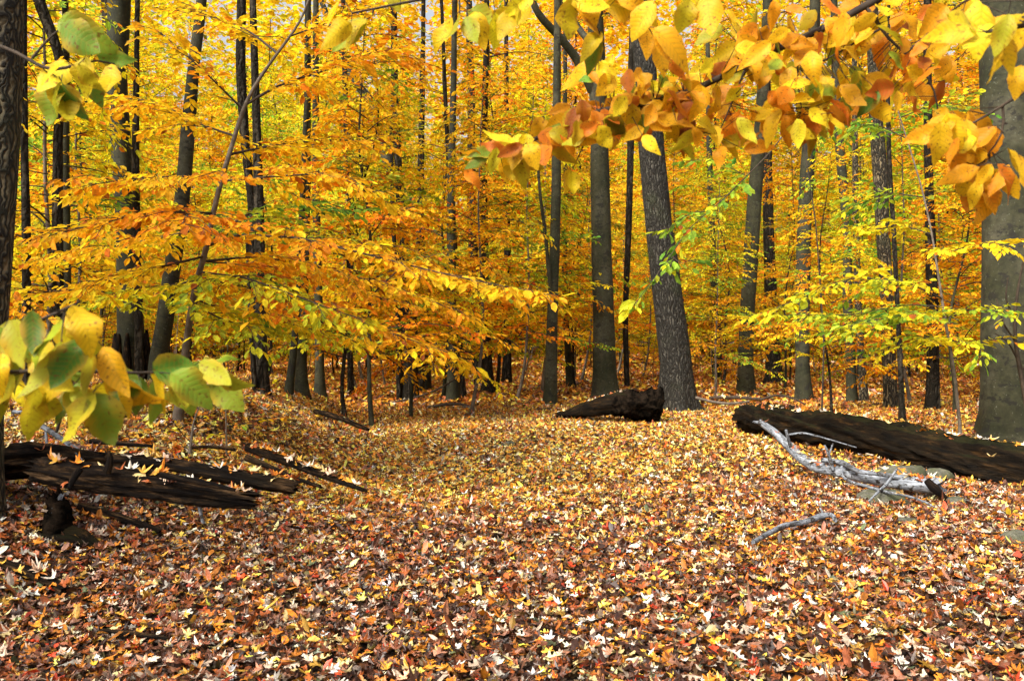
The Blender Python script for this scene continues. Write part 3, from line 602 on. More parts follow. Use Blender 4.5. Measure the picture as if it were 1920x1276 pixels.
for i_, (x_, y_, s_) in enumerate(((-11.5, -5.5, .85), (-12.5, -1.0, .85), (5.0, -8.5, .8))):  # unseen trees, added to cast shade over the near ground
    TSH = (x_, y_, s_); dup(tall[i_ % 3], (x_, y_, 0.0), i_ * 1.3, s_, 'unseen tall yellow tree added behind the camera for shade', 'unseen shade trees behind the camera'); occupied.append((x_, y_))
TI = [(1.05, 1.05, 1), (1.08, 1.08, .9), (1.08, .88, .8), (.76, 1.0, .9), (1.1, 1.1, 1.3), (1.08, .76, .7), (1.08, 1.05, .9), (.88, 1.02, .9)]
for i_, (px, D, s_, ti, lb) in enumerate(EX):
    x_ = (px - CX) * D / FPX; dup(under[i_ % 3], (x_, D, float(G(x_, D))), i_ * 1.7, s_, lb, 'bushy beeches among the nearer trunks', TI[ti]); occupied.append((x_, D))
def c_under(x, y):
    px = CX + x / y * FPX
    if px < 560: return y > 18.5 or x < -8.5
    if px < 690: return y > 15
    if px < 1000: return y > 22.5
    if px < 1420: return y > 25
    return y > 19
place_many(under, 105, 10, 40, 1.9, 'low bushy yellow beech with layered twigs behind the nearer trunks', 'low yellow beeches between the trunks', c_under, TI, .8, 1.25)
place_many(under, 75, 27, 58, 2.0, 'low bushy yellow beech with layered twigs behind the nearer trunks', 'low yellow beeches between the trunks', lambda x, y: abs(x) < .64 * y + 1, [TI[0], TI[1], TI[4], TI[6], TI[7]], .7, 1.15)
place_many(tall, 115, 27, 80, 3.1, 'slender tall tree of the deep wood in full yellow leaf', 'tall yellow trees of the deep wood', lambda x, y: abs(x) < .66 * y + 3, TI, .8, 1.25)
place_many(small, 60, 12, 42, .8, 'thin knee to head high seedling stem standing in the fallen leaves', 'thin seedlings standing in the fallen leaves', lambda x, y: (x < -3.5 and y > 12) or y > 24 or (x > 4.5 and y > 14), TI, .5, 1.0)
for o in under + tall + small:
    if 'used' in o: del o['used']

# far wood: one mass closing the view
fm = M(); n = 150000; ang = rng.uniform(-.75, .75, n); d = rng.uniform(82, 125, n); z = rng.random(n) ** .8 * 52 + .5
pos = np.stack([np.sin(ang) * d, np.cos(ang) * d, z], 1); clump = vnoise(ang * 60, z * .22, 4)
keep = (clump > .28 + .12 * np.clip((z - 24) / 20, 0, 1)); pos = pos[keep]; n = len(pos)
th = rng.random(n) * 2 * pi; ax = np.stack([np.cos(th), np.sin(th), rng.normal(-.1, .3, n)], 1)
place(fm, t_leaf6(), pos, ax, np.array([0, 0, 1.0]) + rng.normal(0, .6, (n, 3)), rng.uniform(.6, 1.1, n), leafcol(.44 + .35 * (vnoise(ang[keep] * 25, z[keep] * .12, 6) - .5) + rng.normal(0, .06, n)))
o = fm.build('distant_wood', LEAF, smooth_=False); tag(o, 'far yellow wood closing the view behind all the trees', kind='stuff')

# ---------------------------------------------------------------- near branches with big leaves
BT = t_beech(11, .25)
def near_branch(label, lines, clusters, size, t0, D0, name='beech_branch', nrm=(0, -.85, .35), jit=.18, tj=.10):
    """lines: (radius, [(px,py,D)..]); clusters: (px,py,D,n,spread px,direction deg,fan deg,hue or None)"""
    root_p = P3(*lines[0][1][0]); root = thing(name, root_p, label, 'branch'); m = M()
    for r0, pl in lines:
        P = np.array([P3(*q) for q in pl]); tube(m, P, np.linspace(r0, r0 * .35, len(P)), 7, .035, .08, cap=False, seed=len(pl))
    lm_ = M(); Pp, Ax, Nn, Cc, Sz, A, B = [], [], [], [], [], [], []
    nodes = np.concatenate([np.array([P3(*q) for q in np.stack([np.interp(np.linspace(0, len(pl) - 1, 40), np.arange(len(pl)), np.array(pl)[:, k]) for k in range(3)], 1)]) for _, pl in lines])
    for px, py, D, n_, sp, dr, fan, *h in clusters:
        for k in range(n_):
            q = P3(px + rng.normal(0, sp), py + rng.normal(0, sp * .6), D + rng.normal(0, .05 + .0006 * sp))
            j = np.argmin(np.sum((nodes - q) ** 2, 1)); a = radians(dr + rng.uniform(-fan, fan))
            ax = np.array([math.cos(a), rng.normal(0, .28), -math.sin(a)]); A.append(nodes[j]); B.append(q)
            Pp.append(q); Ax.append(ax); Nn.append(np.array(nrm) + rng.normal(0, .45, 3)); Sz.append(size * math.exp(rng.normal(0, .13)))
            Cc.append((h[0] if h else t0) + rng.normal(0, tj))
    twigs(m, A, B, .0013, .0007); m.build('stem', BARK['twig'], root)
    place(lm_, BT, np.array(Pp), np.array(Ax), np.array(Nn), np.array(Sz), leafcol(np.array(Cc), jit), .25, True)
    fo = lm_.build('foliage', LEAF_NEAR, root); fo.color = (.86, .76, .8, 1); return root

near_branch('big green and yellow leaves hanging into the lower left corner',
    [(.0042, [(-420, 560, 1.5), (-150, 690, 1.35), (0, 700, 1.28), (110, 690, 1.25), (200, 697, 1.25), (270, 703, 1.27), (340, 690, 1.3), (400, 690, 1.32)]),
     (.004, [(-150, 690, 1.35), (-40, 650, 1.2), (60, 605, 1.18), (130, 580, 1.18), (150, 565, 1.18)])],
    [(10, 600, 1.18, 2, 12, 95, 40, .17), (60, 600, 1.16, 2, 12, 80, 30, .16), (105, 595, 1.17, 2, 10, 100, 20, .2), (150, 590, 1.18, 2, 10, 85, 30, .33), (140, 570, 1.2, 1, 5, 60, 20, .36), (-20, 630, 1.2, 2, 10, 80, 30, .3),
     (185, 650, 1.24, 1, 5, 60, 10, .62), (205, 700, 1.24, 2, 6, 75, 25, .52), (30, 690, 1.27, 2, 10, 100, 40, .3), (0, 700, 1.27, 2, 14, 95, 30, .32), (85, 725, 1.26, 2, 8, 110, 30, .2), (125, 725, 1.26, 2, 8, 60, 30, .17),
     (175, 735, 1.25, 2, 8, 90, 25, .18), (265, 705, 1.27, 2, 6, 115, 20, .1), (290, 705, 1.27, 2, 8, 75, 20, .12), (315, 700, 1.28, 1, 6, 50, 20, .2), (350, 690, 1.31, 2, 8, 60, 40, .2), (375, 685, 1.31, 2, 8, 20, 30, .17), (400, 695, 1.31, 2, 8, 40, 30, .2),
     (280, 690, 1.3, 1, 5, -20, 20, .12), (170, 690, 1.3, 1, 5, 20, 20, .15), (150, 720, 1.3, 1, 6, 100, 20, .25), (45, 720, 1.3, 1, 6, 30, 20, .3), (60, 650, 1.22, 3, 24, 80, 50, .24), (140, 640, 1.2, 3, 20, 90, 40, .3), (0, 650, 1.22, 3, 20, 80, 50, .3), (230, 690, 1.27, 2, 14, 90, 50, .3), (320, 690, 1.3, 2, 14, 80, 60, .2), (100, 690, 1.27, 2, 20, 80, 60, .28)], .072, .2, 1.25)
near_branch('few limp green leaves hanging near the upper left trunk',
    [(.005, [(-420, -160, 2.0), (-120, 60, 1.8), (20, 90, 1.75), (90, 135, 1.72), (112, 145, 1.72), (150, 110, 1.72), (175, 105, 1.72), (215, 120, 1.73)]), (.003, [(60, 110, 1.73), (100, 60, 1.73), (130, 42, 1.72)])],
    [(118, 45, 1.72, 2, 5, 25, 15, .15), (165, 105, 1.72, 2, 4, 95, 20, .14), (125, 115, 1.7, 2, 4, 120, 25, .42), (150, 120, 1.72, 2, 5, 80, 25, .12), (110, 150, 1.72, 2, 4, 125, 20, .22), (118, 155, 1.72, 2, 4, 75, 20, .2), (205, 120, 1.73, 1, 3, 90, 15, .35), (175, 60, 1.73, 1, 4, 60, 20, .15), (185, 102, 1.73, 1, 3, 20, 10, .1)], .088, .18, 1.7)
near_branch('limp clear yellow leaves hanging from the top edge over the middle',
    [(.006, [(1500, -260, 1.9), (1250, -90, 1.85), (1100, -50, 1.8), (960, -30, 1.8), (860, -15, 1.8), (760, 5, 1.8), (660, 25, 1.8)]), (.003, [(860, -15, 1.8), (862, 10, 1.8), (862, 30, 1.8)]), (.003, [(700, 18, 1.8), (698, 30, 1.8)]),
     (.003, [(1100, -50, 1.8), (1095, 10, 1.8), (1120, 40, 1.8), (1125, 65, 1.8)]), (.003, [(1200, -70, 1.8), (1230, 0, 1.8), (1215, 50, 1.8)])],
    [(690, 35, 1.8, 2, 8, 120, 35, .30), (660, 40, 1.8, 1, 4, 160, 10, .36), (645, -10, 1.8, 1, 3, 100, 10, .36), (860, 30, 1.8, 3, 7, 95, 55, .30), (890, 20, 1.8, 2, 6, 60, 30, .34), (955, 15, 1.8, 3, 10, 100, 50, .34), (925, 25, 1.8, 1, 4, 90, 10, .42), (1000, -5, 1.8, 3, 12, 80, 60, .42),
     (1060, 0, 1.78, 3, 12, 90, 60, .36), (1090, -10, 1.8, 3, 10, 80, 60, .38), (1120, 65, 1.8, 2, 5, 90, 40, .30), (1150, 5, 1.8, 3, 14, 70, 70, .42), (1220, 50, 1.8, 3, 8, 100, 60, .38), (1230, 75, 1.8, 2, 8, 50, 40, .40), (1300, -10, 1.85, 3, 12, 80, 60, .36), (1200, 0, 1.8, 3, 14, 90, 60, .4), (770, -30, 1.8, 2, 20, 100, 40, .36)], .080, .36, 1.8)
cl = []
for (x0, y0, x1, y1, nn, sp) in ((900, 300, 1040, 262, 6, 20), (1030, 250, 1130, 200, 10, 26), (1120, 190, 1290, 170, 15, 30), (1280, 165, 1420, 110, 14, 34), (1400, 110, 1560, 60, 14, 36), (1560, 50, 1760, 20, 13, 34), (1120, 120, 1260, 130, 5, 24),
                                 (1120, 235, 1300, 225, 8, 22), (1300, 235, 1460, 190, 8, 26), (1460, 190, 1640, 140, 10, 30), (1480, 245, 1560, 200, 4, 16), (1560, 175, 1760, 140, 8, 28), (1640, 60, 1760, 110, 8, 28), (1380, 40, 1520, 20, 5, 26)):
    for q in np.linspace(0, 1, nn): cl.append((x0 + (x1 - x0) * q, y0 + (y1 - y0) * q, 2.0, 3, sp, 85, 80, .40 + .34 * rng.random() ** 1.5))
cl += [(1070, 318, 2.0, 2, 4, 85, 35, .33), (1520, 205, 2.0, 4, 8, 95, 70, .40), (1350, 262, 2.0, 3, 8, 60, 60, .5), (1390, 270, 2.0, 2, 8, 10, 40, .62), (940, 290, 2.0, 5, 14, 140, 60, .42), (985, 265, 2.0, 5, 14, 120, 60, .4), (900, 300, 2.0, 2, 6, 170, 25, .44), (1500, 215, 2.0, 2, 6, 100, 40, .5)]
near_branch('long dark branch crowded with golden and rust leaves across the top right',
    [(.011, [(2300, -330, 2.3), (1960, -140, 2.1), (1760, -45, 2.05), (1640, 0, 2.0), (1560, 48, 2.0), (1480, 82, 2.0), (1400, 122, 2.0), (1290, 175, 2.0), (1200, 198, 2.0), (1120, 205, 2.0), (1040, 245, 2.0), (960, 280, 2.0), (900, 300, 2.0)]),
     (.005, [(1625, 15, 2.0), (1648, 35, 1.98), (1650, 60, 1.98), (1668, 80, 1.98), (1700, 98, 1.98), (1755, 160, 1.98), (1762, 250, 1.98)]), (.004, [(1700, 98, 1.98), (1730, 75, 1.98), (1762, 40, 1.98)]), (.003, [(1650, 55, 1.98), (1600, 80, 1.98), (1560, 110, 1.98), (1500, 130, 1.98)]),
     (.003, [(1120, 205, 2.0), (1100, 260, 2.0), (1075, 315, 2.0)]), (.003, [(1498, 70, 2.0), (1494, 150, 2.0), (1505, 215, 2.0)]), (.003, [(1400, 122, 2.0), (1370, 200, 2.0), (1345, 255, 2.0)])],
    cl, .064, .47, 2.0, jit=.28, tj=.17)
cl = []
for (x0, y0, x1, y1, nn, sp) in ((1780, 20, 1900, 30, 6, 26), (1760, 200, 1800, 260, 5, 20), (1790, 225, 1860, 250, 7, 20), (1800, 300, 1910, 300, 6, 18), (1800, 330, 1850, 340, 3, 12)):
    for q in np.linspace(0, 1, nn): cl.append((x0 + (x1 - x0) * q, y0 + (y1 - y0) * q, 1.75, 2, sp, 95, 75, .45 + .18 * rng.random()))
cl += [(1835, 55, 1.3, 2, 6, 165, 20, .3), (1880, 40, 1.3, 2, 8, 120, 30, .3), (1860, 60, 1.3, 2, 8, 80, 40, .3), (1935, 30, 1.3, 2, 8, 120, 30, .32), (1840, 5, 1.4, 2, 6, 80, 30, .34), (1915, 120, 1.4, 1, 4, 100, 15, .5)]
near_branch('big veined golden leaves at the right edge in front of the great beech',
    [(.008, [(2500, -60, 1.7), (2150, 10, 1.5), (2000, 35, 1.35), (1920, 48, 1.32), (1850, 60, 1.3)]), (.005, [(2150, 10, 1.5), (2000, 130, 1.7), (1920, 170, 1.74), (1880, 200, 1.75), (1835, 225, 1.75), (1790, 250, 1.75)]),
     (.003, [(1880, 200, 1.75), (1890, 240, 1.75), (1860, 285, 1.75), (1830, 310, 1.75)]), (.004, [(2000, 35, 1.4), (1880, -20, 1.6), (1800, 0, 1.7), (1765, 40, 1.75)])],
    cl, .074, .48, 1.7)

# ---------------------------------------------------------------- fallen wood
ONLOG = []
def log(name, label, kind, pl, sides=16, bumpy=.12, step=.1, jag=.0, sj=.0, flat=1.0, lift=0, seed=1, cat='log', absD=None, parts=()):
    """pl: (px, py of centre, width px, D)"""
    k_ = absD or 1.0; pl = [(x, y, w_, D * k_) for x, y, w_, D in pl]; parts = [(a, b, [(x, y, w_, D * k_) for x, y, w_, D in c]) for a, b, c in parts]
    P = [P3(x, y, D) for x, y, w_, D in pl]; R = [w_ * D / FPX / 2 for x, y, w_, D in pl]
    c = np.mean(P, 0); root = thing(name, (c[0], c[1], float(G(c[0], c[1]))), label, cat); m = M()
    if R[0] + R[-1] > .06:
        for q in rng.random(int(np.linalg.norm(P[-1] - P[0]) * 20)):
            i_ = min(len(P) - 2, int(q * (len(P) - 1))); f_ = q * (len(P) - 1) - i_; c_ = P[i_] * (1 - f_) + P[i_ + 1] * f_; rr = R[i_] * (1 - f_) + R[i_ + 1] * f_; a_2 = rng.normal(0, .5)
            ONLOG.append(c_ + [0, -math.sin(a_2) * rr * 1.02, math.cos(a_2) * rr * 1.04])
    tube(m, P, R, sides, step, bumpy, 0, cap=True, seed=seed, jag=jag, start_jag=sj, flat=flat, groove=.45 if kind in ('rot', 'moss') else .12); m.build('trunk' if cat == 'log' else 'stem', BARK[kind], root)
    for pn, pk, ll in parts:
        mm = M(); tube(mm, [P3(x, y, D) for x, y, w_, D in ll], [w_ * D / FPX / 2 for x, y, w_, D in ll], 24 if pk == 'char' else 7, .05, .1, cap=True, seed=seed + 2, jag=.01, groove=.7 if pk == 'char' else .1); mm.build(pn, BARK[pk], root)
    return root
def gd(px, py, up=0.0):  # depth where a thing of height up above the ground is seen at this pixel
    D = np.arange(1.5, 90, .02); x = (px - CX) * D / FPX; z = EYE - (py - CY) * D / FPX; b = np.nonzero(z < G(x, D) + up)[0]; return float(D[b[0]])
log('fallen_log', 'huge mossy black log running off the right edge', 'moss',
    [(1402, 784, 50, gd(1402, 790, .22)), (1480, 794, 58, gd(1480, 800, .22)), (1600, 814, 66, 10.6), (1750, 844, 78, 9.6), (1920, 882, 94, 8.7), (2100, 930, 112, 8.0)], 56, .08, .09, .05, .12, seed=4)
a_ = gd(1048, 786, .04); b_ = gd(1195, 790, .05)
log('hollow_log', 'short black hollow log tapering left beside the leaning oak', 'moss',
    [(1046, 778, 12, a_), (1070, 776, 20, a_), (1100, 768, 30, a_ - .1), (1150, 758, 40, b_), (1172, 757, 46, b_)], 20, .16, .08, .05, .1, seed=7, parts=[('rotten_end', 'char', [(1150, 762, 40, b_), (1172, 760, 56, b_ - .05), (1200, 760, 62, b_ - .05), (1228, 764, 62, b_), (1238, 766, 56, b_)])])
log('fallen_log', 'split brown log with its ragged end pointing at the path, left bank', 'rot',
    [(70, 880, 44, 5.5), (150, 892, 52, 5.4), (250, 905, 50, 5.35), (350, 918, 46, 5.3), (430, 932, 34, 5.25), (462, 936, 30, 5.22)], 44, .14, .05, .16, .14, seed=2, flat=.9, parts=[('stub', 'rot', [(200, 885, 16, 5.25), (208, 862, 12, 5.25), (204, 845, 5, 5.25)]), ('stub', 'rot', [(150, 880, 14, 5.2), (138, 895, 14, 5.15), (130, 915, 8, 5.1)]),
    ('splinter', 'rot', [(300, 890, 12, 5.2), (380, 905, 12, 5.15), (440, 918, 6, 5.1)]), ('prop_stick', 'bleached', [(368, 930, 7, 5.3), (374, 950, 7, 5.3), (381, 980, 6, 5.3)])])
log('fallen_log', 'dark log entering from the left edge behind the split brown one', 'rot',
    [(-160, 884, 76, 5.9), (-40, 872, 74, 5.9), (60, 864, 62, 6.0), (130, 862, 46, 6.1), (190, 864, 28, 6.2)], 36, .16, .08, .08, 0, seed=9)
log('fallen_log', 'crumbling black log between the seedlings and the split brown log', 'rot',
    [(150, 860, 26, 6.7), (240, 862, 24, 6.6), (330, 872, 24, 6.4), (420, 890, 32, 6.25), (500, 905, 34, 6.2), (552, 912, 30, 6.15)], 32, .2, .07, .08, .05, seed=5)
log('fallen_log', 'straight dark plank like log slanting down to the path edge', 'rot',
    [(466, 838, 20, 8.2), (520, 858, 22, 7.9), (580, 880, 20, 7.6), (640, 903, 15, 7.3), (682, 918, 10, 7.1)], 10, .1, .08, .05, .05, seed=6, flat=.7)
log('fallen_branch', 'thin dark pole lying beside the plank like log', 'rot',
    [(462, 858, 13, 7.7), (500, 872, 12, 7.55), (545, 893, 10, 7.3), (600, 912, 7, 7.15)], 8, .1, .08, .03, .02, seed=3, cat='branch')
log('fallen_branch', 'dark brown stick on the leaves below the split log', 'rot', [(148, 948, 14, gd(148, 948, .075)), (200, 964, 14, gd(200, 964, .075)), (260, 982, 16, gd(260, 982, .075)), (300, 996, 10, gd(300, 996, .075))], 9, .12, .05, .03, .02, cat='branch')
log('fallen_log', 'small rotten log poking in at the lower left edge', 'rot', [(-60, 1042, 24, gd(0, 1050, .075)), (10, 1060, 26, gd(10, 1060, .075)), (70, 1080, 26, gd(70, 1080, .075)), (122, 1106, 18, gd(122, 1106, .075))], 12, .14, .05, .04, .02, seed=8)
log('fallen_branch', 'half buried brown stick near the bottom left', 'rot', [(190, 1182, 9, gd(190, 1182, .075)), (250, 1188, 11, gd(250, 1188, .075)), (312, 1196, 7, gd(312, 1196, .075))], 8, .1, .05, .02, .02, cat='branch')
D1 = gd(1500, 880, .08)
log('dead_branch', 'bleached silver dead branch lying below the huge mossy log', 'bleached',
    [(1424, 790, 10, 8.3), (1450, 808, 13, 8.2), (1480, 838, 16, 8.0), (1505, 862, 17, 7.75), (1530, 876, 20, 7.5), (1580, 884, 23, 7.3), (1640, 896, 24, 7.1), (1700, 904, 27, 6.9), (1740, 908, 30, 6.8), (1764, 912, 32, 6.75)], 14, .14, .05, .09, 0, seed=4, cat='branch', absD=1.17,
    parts=[('twig', 'bleached', [(1485, 845, 7, 7.95), (1478, 822, 6, 7.9), (1474, 806, 5, 7.9)]), ('twig', 'bleached', [(1562, 880, 9, 7.3), (1556, 860, 8, 7.3), (1552, 842, 5, 7.3), (1546, 834, 3, 7.3)]), ('twig', 'bleached', [(1555, 850, 4, 7.3), (1562, 832, 3, 7.3)]),
           ('twig', 'bleached', [(1478, 815, 4, 7.9), (1505, 810, 4, 7.9), (1550, 822, 3, 7.8), (1605, 838, 2, 7.7)]), ('twig', 'bleached', [(1540, 862, 9, 7.4), (1580, 866, 10, 7.3), (1610, 884, 9, 7.0), (1650, 888, 8, 6.95), (1690, 898, 6, 6.9)]),
           ('twig', 'bleached', [(1578, 874, 5, 7.2), (1580, 895, 5, 7.05), (1600, 905, 6, 6.9), (1630, 912, 6, 6.8), (1660, 922, 6, 6.6), (1700, 928, 6, 6.5), (1740, 942, 4, 6.4), (1785, 972, 3, 6.2)]),
           ('twig', 'bleached', [(1628, 940, 3, 6.4), (1650, 918, 5, 6.6), (1665, 905, 6, 6.7), (1672, 892, 5, 6.7), (1682, 878, 4, 6.7)]), ('stub', 'bleached', [(1428, 792, 8, 8.3), (1420, 792, 7, 8.3), (1412, 790, 4, 8.3)]),
           ('broken_end', 'rot', [(1738, 900, 12, 6.66), (1752, 916, 18, 6.6), (1772, 934, 12, 6.6)])])
log('fallen_branch', 'small curved pale branch lying on the leaves alone', 'bleached', [(1412, 1016, 8, gd(1412, 1016, .12)), (1440, 1000, 9, gd(1440, 1000, .12)), (1470, 984, 10, gd(1470, 984, .12)), (1510, 978, 10, gd(1510, 978, .12)), (1540, 966, 11, gd(1540, 966, .12)), (1560, 962, 9, gd(1540, 966, .12)), (1566, 975, 7, gd(1566, 975, .12))], 8, .12, .04, .01, .01, seed=2, cat='branch',
    parts=[('twig', 'bleached', [(1545, 966, 5, gd(1545, 966, .12)), (1538, 952, 3, gd(1540, 962, .12))])])
log('dead_branch', 'grey forked dead branch propped on the dark log at far left', 'bleached', [(25, 772, 8, 6.8), (55, 774, 8, 6.7), (68, 792, 8, 6.5), (100, 812, 9, 6.3), (150, 845, 6, 6.1)], 8, .12, .05, .02, .01, seed=6, cat='branch',
    parts=[('twig', 'twig', [(104, 815, 6, 6.3), (112, 790, 5, 6.3), (118, 770, 3, 6.3)]), ('twig', 'bleached', [(85, 800, 4, 6.4), (87, 820, 5, 6.35), (88, 836, 4, 6.3)]), ('twig', 'bleached', [(115, 825, 4, 6.2), (135, 842, 3, 6.1), (155, 862, 2, 6.0)])])
log('fallen_branch', 'curved dark branch lying at the far end of the path', 'twig', [(722, 756, 3, 19.5), (770, 748, 4, 19.5), (815, 733, 4, 19.3), (850, 714, 3, 19.2), (866, 695, 2, 19.2)], 6, .1, .2, cat='branch')
log('fallen_branch', 'low dark twiggy branch below the mottled pale trunk', 'twig', [(800, 764, 5, 18.8), (835, 757, 6, 18.8), (866, 755, 5, 18.9), (895, 768, 3, 18.5)], 6, .1, .2, cat='branch')
log('fallen_branch', 'pale thin branch lying right of the mottled trunk', 'sapling', [(866, 762, 3, 18.6), (885, 762, 4, 18.6), (905, 772, 3, 18.2)], 6, .1, .2, cat='branch')
log('fallen_branch', 'thin dark branch lying left of the slim grey beech', 'twig', [(942, 772, 4, 18.2), (980, 768, 4, 18.4), (1030, 766, 4, 18.2)], 6, .1, .2, cat='branch')
for lb, k_, pl in (('pale tangled branch by the foot of the leaning oak', 'sapling', [(1305, 745, 6, 17.4), (1330, 752, 5, 17.2), (1370, 758, 5, 17), (1405, 752, 4, 17)]), ('dark tangled branch behind the head of the huge log', 'twig', [(1330, 745, 6, 18), (1380, 744, 7, 18), (1430, 748, 5, 17.8)]),
                   ('arched thin branch over the head of the huge log', 'twig', [(1425, 750, 4, 16), (1450, 738, 4, 16), (1480, 742, 4, 16), (1510, 758, 3, 15.6)])):
    log('fallen_branch', lb, k_, pl, 6, .15, .15, cat='branch')
for lb, pl in (('dark branch half buried on the slope of the left bank', [(590, 770, 9, 13.4), (620, 778, 11, 12.8), (650, 790, 10, 12), (690, 805, 6, 11.4)]), ('short dark stick on the crest of the left bank', [(440, 842, 6, 7.6), (400, 836, 8, 7.6), (360, 838, 6, 7.6)]),
               ('brown stick between the dark log and the seedling', [(170, 826, 10, 7.2), (230, 832, 9, 7.1), (285, 836, 6, 7.0)]),
               ('black twig on the leaves near the right edge', [(1770, 1008, 4, gd(1770, 1008, .075)), (1810, 1000, 5, gd(1810, 1000, .05)), (1870, 1000, 4, gd(1870, 1000, .075))])):
    log('fallen_branch', lb, 'rot', pl, 8, .15, .08, .02, .02, cat='branch')

log('dead_sapling', 'bare black twiggy stem in front of the great grey beech', 'twig', [(1930, 800, 9, 10.2), (1918, 720, 8, 10.2), (1904, 650, 7, 10.2), (1902, 590, 6, 10.2), (1912, 520, 4, 10.2), (1925, 460, 3, 10.2)], 7, .1, .12, cat='sapling',
    parts=[('twig', 'twig', [(1904, 640, 4, 10.2), (1880, 605, 3, 10.1), (1868, 560, 2, 10.1)]), ('twig', 'twig', [(1906, 670, 4, 10.2), (1890, 640, 3, 10.1), (1866, 625, 2, 10.1)]), ('twig', 'twig', [(1903, 600, 4, 10.2), (1885, 560, 3, 10.1), (1890, 520, 2, 10.1)]), ('twig', 'twig', [(1914, 700, 3, 10.2), (1935, 660, 2, 10.2), (1940, 620, 2, 10.2)])])
# ---------------------------------------------------------------- stones and stump
def rock(label, px, py, wpx, hfrac, name='rock', seed=0, mat_=None, sink=None):
    sink = (.34 if wpx > 45 else .15) if sink is None else sink
    h = hit(px, py); D = h[1]; r = wpx * D / FPX / 2; nu, nv = 18, 11
    th = np.linspace(0, 2 * pi, nu, endpoint=False); ph = np.linspace(.08, pi - .08, nv); T_, P_ = np.meshgrid(th, ph)
    x, y, z = np.sin(P_) * np.cos(T_), np.sin(P_) * np.sin(T_), np.cos(P_)
    d = 1 + .38 * (vnoise(x * 1.6 + seed * 5 + 20, y * 1.6 + z * 1.3 + 20, seed) - .5) + .16 * (vnoise(x * 4 + 30, z * 4 + y * 3 + seed + 30, seed + 1) - .5)
    x, y, z = np.sign(x) * np.abs(x) ** .85 * d * r, y * d * r * .8, z * d * r * hfrac
    V = np.stack([x + h[0], y + h[1], z + h[2] + r * hfrac * (1 - 2 * sink)], -1).reshape(-1, 3)
    i = np.arange(nv - 1)[:, None] * nu; j = np.arange(nu)[None]; k = (j + 1) % nu
    m = M(); m.add(V, np.stack([i + nu + j, i + nu + k, i + k, i + j], -1).reshape(-1, 4), None, V)
    m.add(V[:nu], np.arange(nu)[None], None, V[:nu])
    AVOID.append((h[0], h[1] - r * .3, r * 1.15)); o = m.build(name, mat_ or ROCK, loc=(h[0], h[1], h[2])); tag(o, label, 'rock'); return o
for s_, a in enumerate((('flat green grey rock under the bleached branch', 1650, 945, 95, .45), ('round pale green rock against the huge log', 1762, 903, 52, .75), ('dark mossy rock left of the round pale one', 1690, 902, 95, .5),
          ('small grey stone by the broken end of the bleached branch', 1792, 950, 40, .6), ('dark mossy rock cut by the right edge', 1905, 1022, 64, .7), ('low greenish stone half under leaves, right', 1700, 985, 42, .4),
          ('small grey stone near the left tip of the bleached branch', 1372, 852, 18, .7), ('mossy stone on the path near its far end', 954, 838, 26, .5), ('rounded grey green stone in the middle of the path', 951, 918, 24, .6),
          ('grey stone right of the middle of the path', 1062, 905, 22, .4), ('mossy low stone nearer on the path', 936, 1018, 26, .4), ('small grey flat stone on the right of the path', 1196, 960, 24, .3),
          ('small stone on the crest of the left bank', 695, 757, 12, .8), ('grey stone to the right of the leaning oak', 1320, 795, 18, .7), ('small pale stone beside the hollow log', 1052, 800, 14, .5))):
    rock(a[0], *a[1:], seed=s_)
h = hit(100, 1005); rt = thing('tree_stump', h, 'small black mossy stump at the left below the logs', 'stump'); m = M()
tube(m, [h - [0, 0, .1], h + [0, 0, .06], h + [.02, .02, .15], h + [-.02, .03, .24]], [.08, .07, .055, .045], 24, .02, .35, .6, jag=.12, seed=3, groove=.6); m.build('trunk', BARK['char'], rt); m = M()
tube(m, [h + [-.16, -.02, -.03], h + [0, -.05, .02], h + [.2, -.08, .0], h + [.34, -.1, -.05]], [.05, .10, .09, .03], 24, .03, .4, groove=.4, flat=.6, seed=5); m.build('mossy_root', BARK['moss'], rt)
m = M(); tube(m, [h + [.03, 0, .1], h + [.02, 0, .19], h + [.05, 0, .26]], [.03, .025, .012], 8, .03, .2, jag=.03, seed=1); m.build('snag', BARK['bleached'], rt)
# splintered rotten foot round the thick grey beech
hb = hit(246, 720)
for r_ in [o for o in col.objects if o.get('label', '').startswith('thick grey beech')]:
    m = M()
    for k in range(9):
        a = k / 9 * 2 * pi; c = np.array([hb[0] + math.cos(a) * .27, hb[1] + math.sin(a) * .27, hb[2] - .1]); t = np.array([c[0] * .9 + hb[0] * .1, c[1] * .9 + hb[1] * .1, hb[2] + rng.uniform(.45, 1.0)])
        tube(m, [c, (c + t) / 2 + rng.normal(0, .015, 3), t], [.10, .085, .02], 7, .1, .3, seed=k)
    m.build('rotten_foot', BARK['rot'], r_)
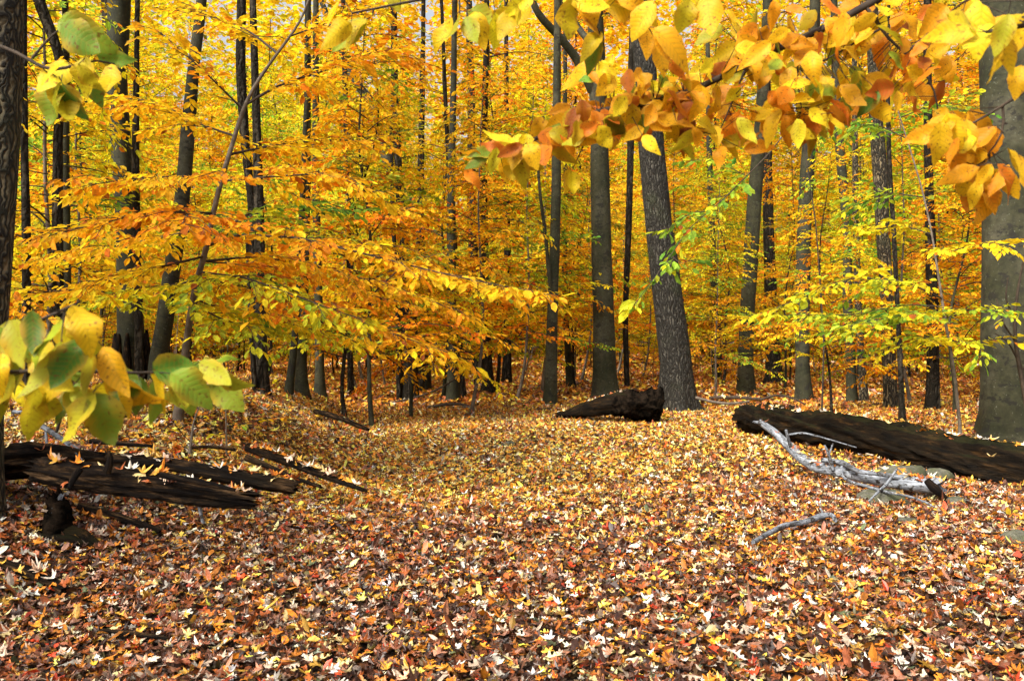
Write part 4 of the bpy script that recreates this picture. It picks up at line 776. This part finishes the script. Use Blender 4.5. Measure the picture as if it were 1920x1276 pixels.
# leaves that came to rest on the fallen wood: part of the litter
lm = M()
pp = [(148, 868, 5.45), (318, 905, 5.25), (225, 878, 5.4), (95, 870, 5.5), (120, 905, 5.3), (1858, 855, 8.1), (1430, 765, 11.6), (1660, 878, 6.9), (1690, 880, 6.7), (1530, 862, 7.5), (540, 856, 7.7), (575, 872, 7.5), (330, 893, 5.3), (1130, 758, 17.0), (1690, 925, 6.6), (620, 888, 7.3)]
pos = np.array([P3(*q) for q in pp] + [list(q) for q in ONLOG]); n = len(pos)
place(lm, MT, pos, np.stack([np.cos(rng.random(n) * 6), np.sin(rng.random(n) * 6), np.zeros(n)], 1), np.array([0, -.4, 1.0]) + rng.normal(0, .25, (n, 3)), rng.uniform(.07, .12, n), PALN[rng.choice([0, 9, 5, 6, 4, 3, 2, 4], n)], .6)
tag(lm.build('leaf_litter', LITTER, smooth_=False), 'single pale and orange leaves resting on the fallen wood', kind='stuff')
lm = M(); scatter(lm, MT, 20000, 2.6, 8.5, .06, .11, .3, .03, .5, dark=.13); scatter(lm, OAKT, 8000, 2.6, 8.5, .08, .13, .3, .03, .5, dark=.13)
scatter(lm, MT, 22000, 2.6, 8.5, .035, .09, .20, .03, .45, z0=.03); scatter(lm, OAKT, 9500, 2.6, 8.5, .06, .105, .20, .03, .45, z0=.03); scatter(lm, t_leaf6(), 6000, 2.6, 8.5, .04, .08, .3, .03, .4, z0=.03); scatter(lm, MT, 9000, 2.6, 8.5, .02, .05, .5, .04, .8, z0=.02)
tag(lm.build('leaf_litter', LITTER, smooth_=False), 'maple and oak leaves lying thick over the near ground', kind='stuff')
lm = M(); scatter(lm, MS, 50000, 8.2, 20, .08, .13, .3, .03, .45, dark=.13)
scatter(lm, MS, 95000, 8.2, 20, .045, .095, .24, .03, .45, z0=.025); scatter(lm, t_leaf6(), 20000, 8.2, 20, .05, .09, .3, .03, .4, z0=.025); scatter(lm, OAKT, 9000, 8.2, 16, .07, .11, .24, .03, .45, z0=.025)
tag(lm.build('leaf_litter', LITTER, smooth_=False), 'golden fallen leaves along the path and its banks', kind='stuff')
lm = M(); scatter(lm, t_fold(), 170000, 19, 45, .10, .18, .38, .08, .2, .7, 2); scatter(lm, t_fold(), 90000, 45, 90, .25, .45, .3, .12, .1, .75, 3)
tag(lm.build('leaf_litter', LITTER, smooth_=False), 'rust coloured fallen leaves on the floor of the deep wood', kind='stuff')
print('objects', len(col.objects))
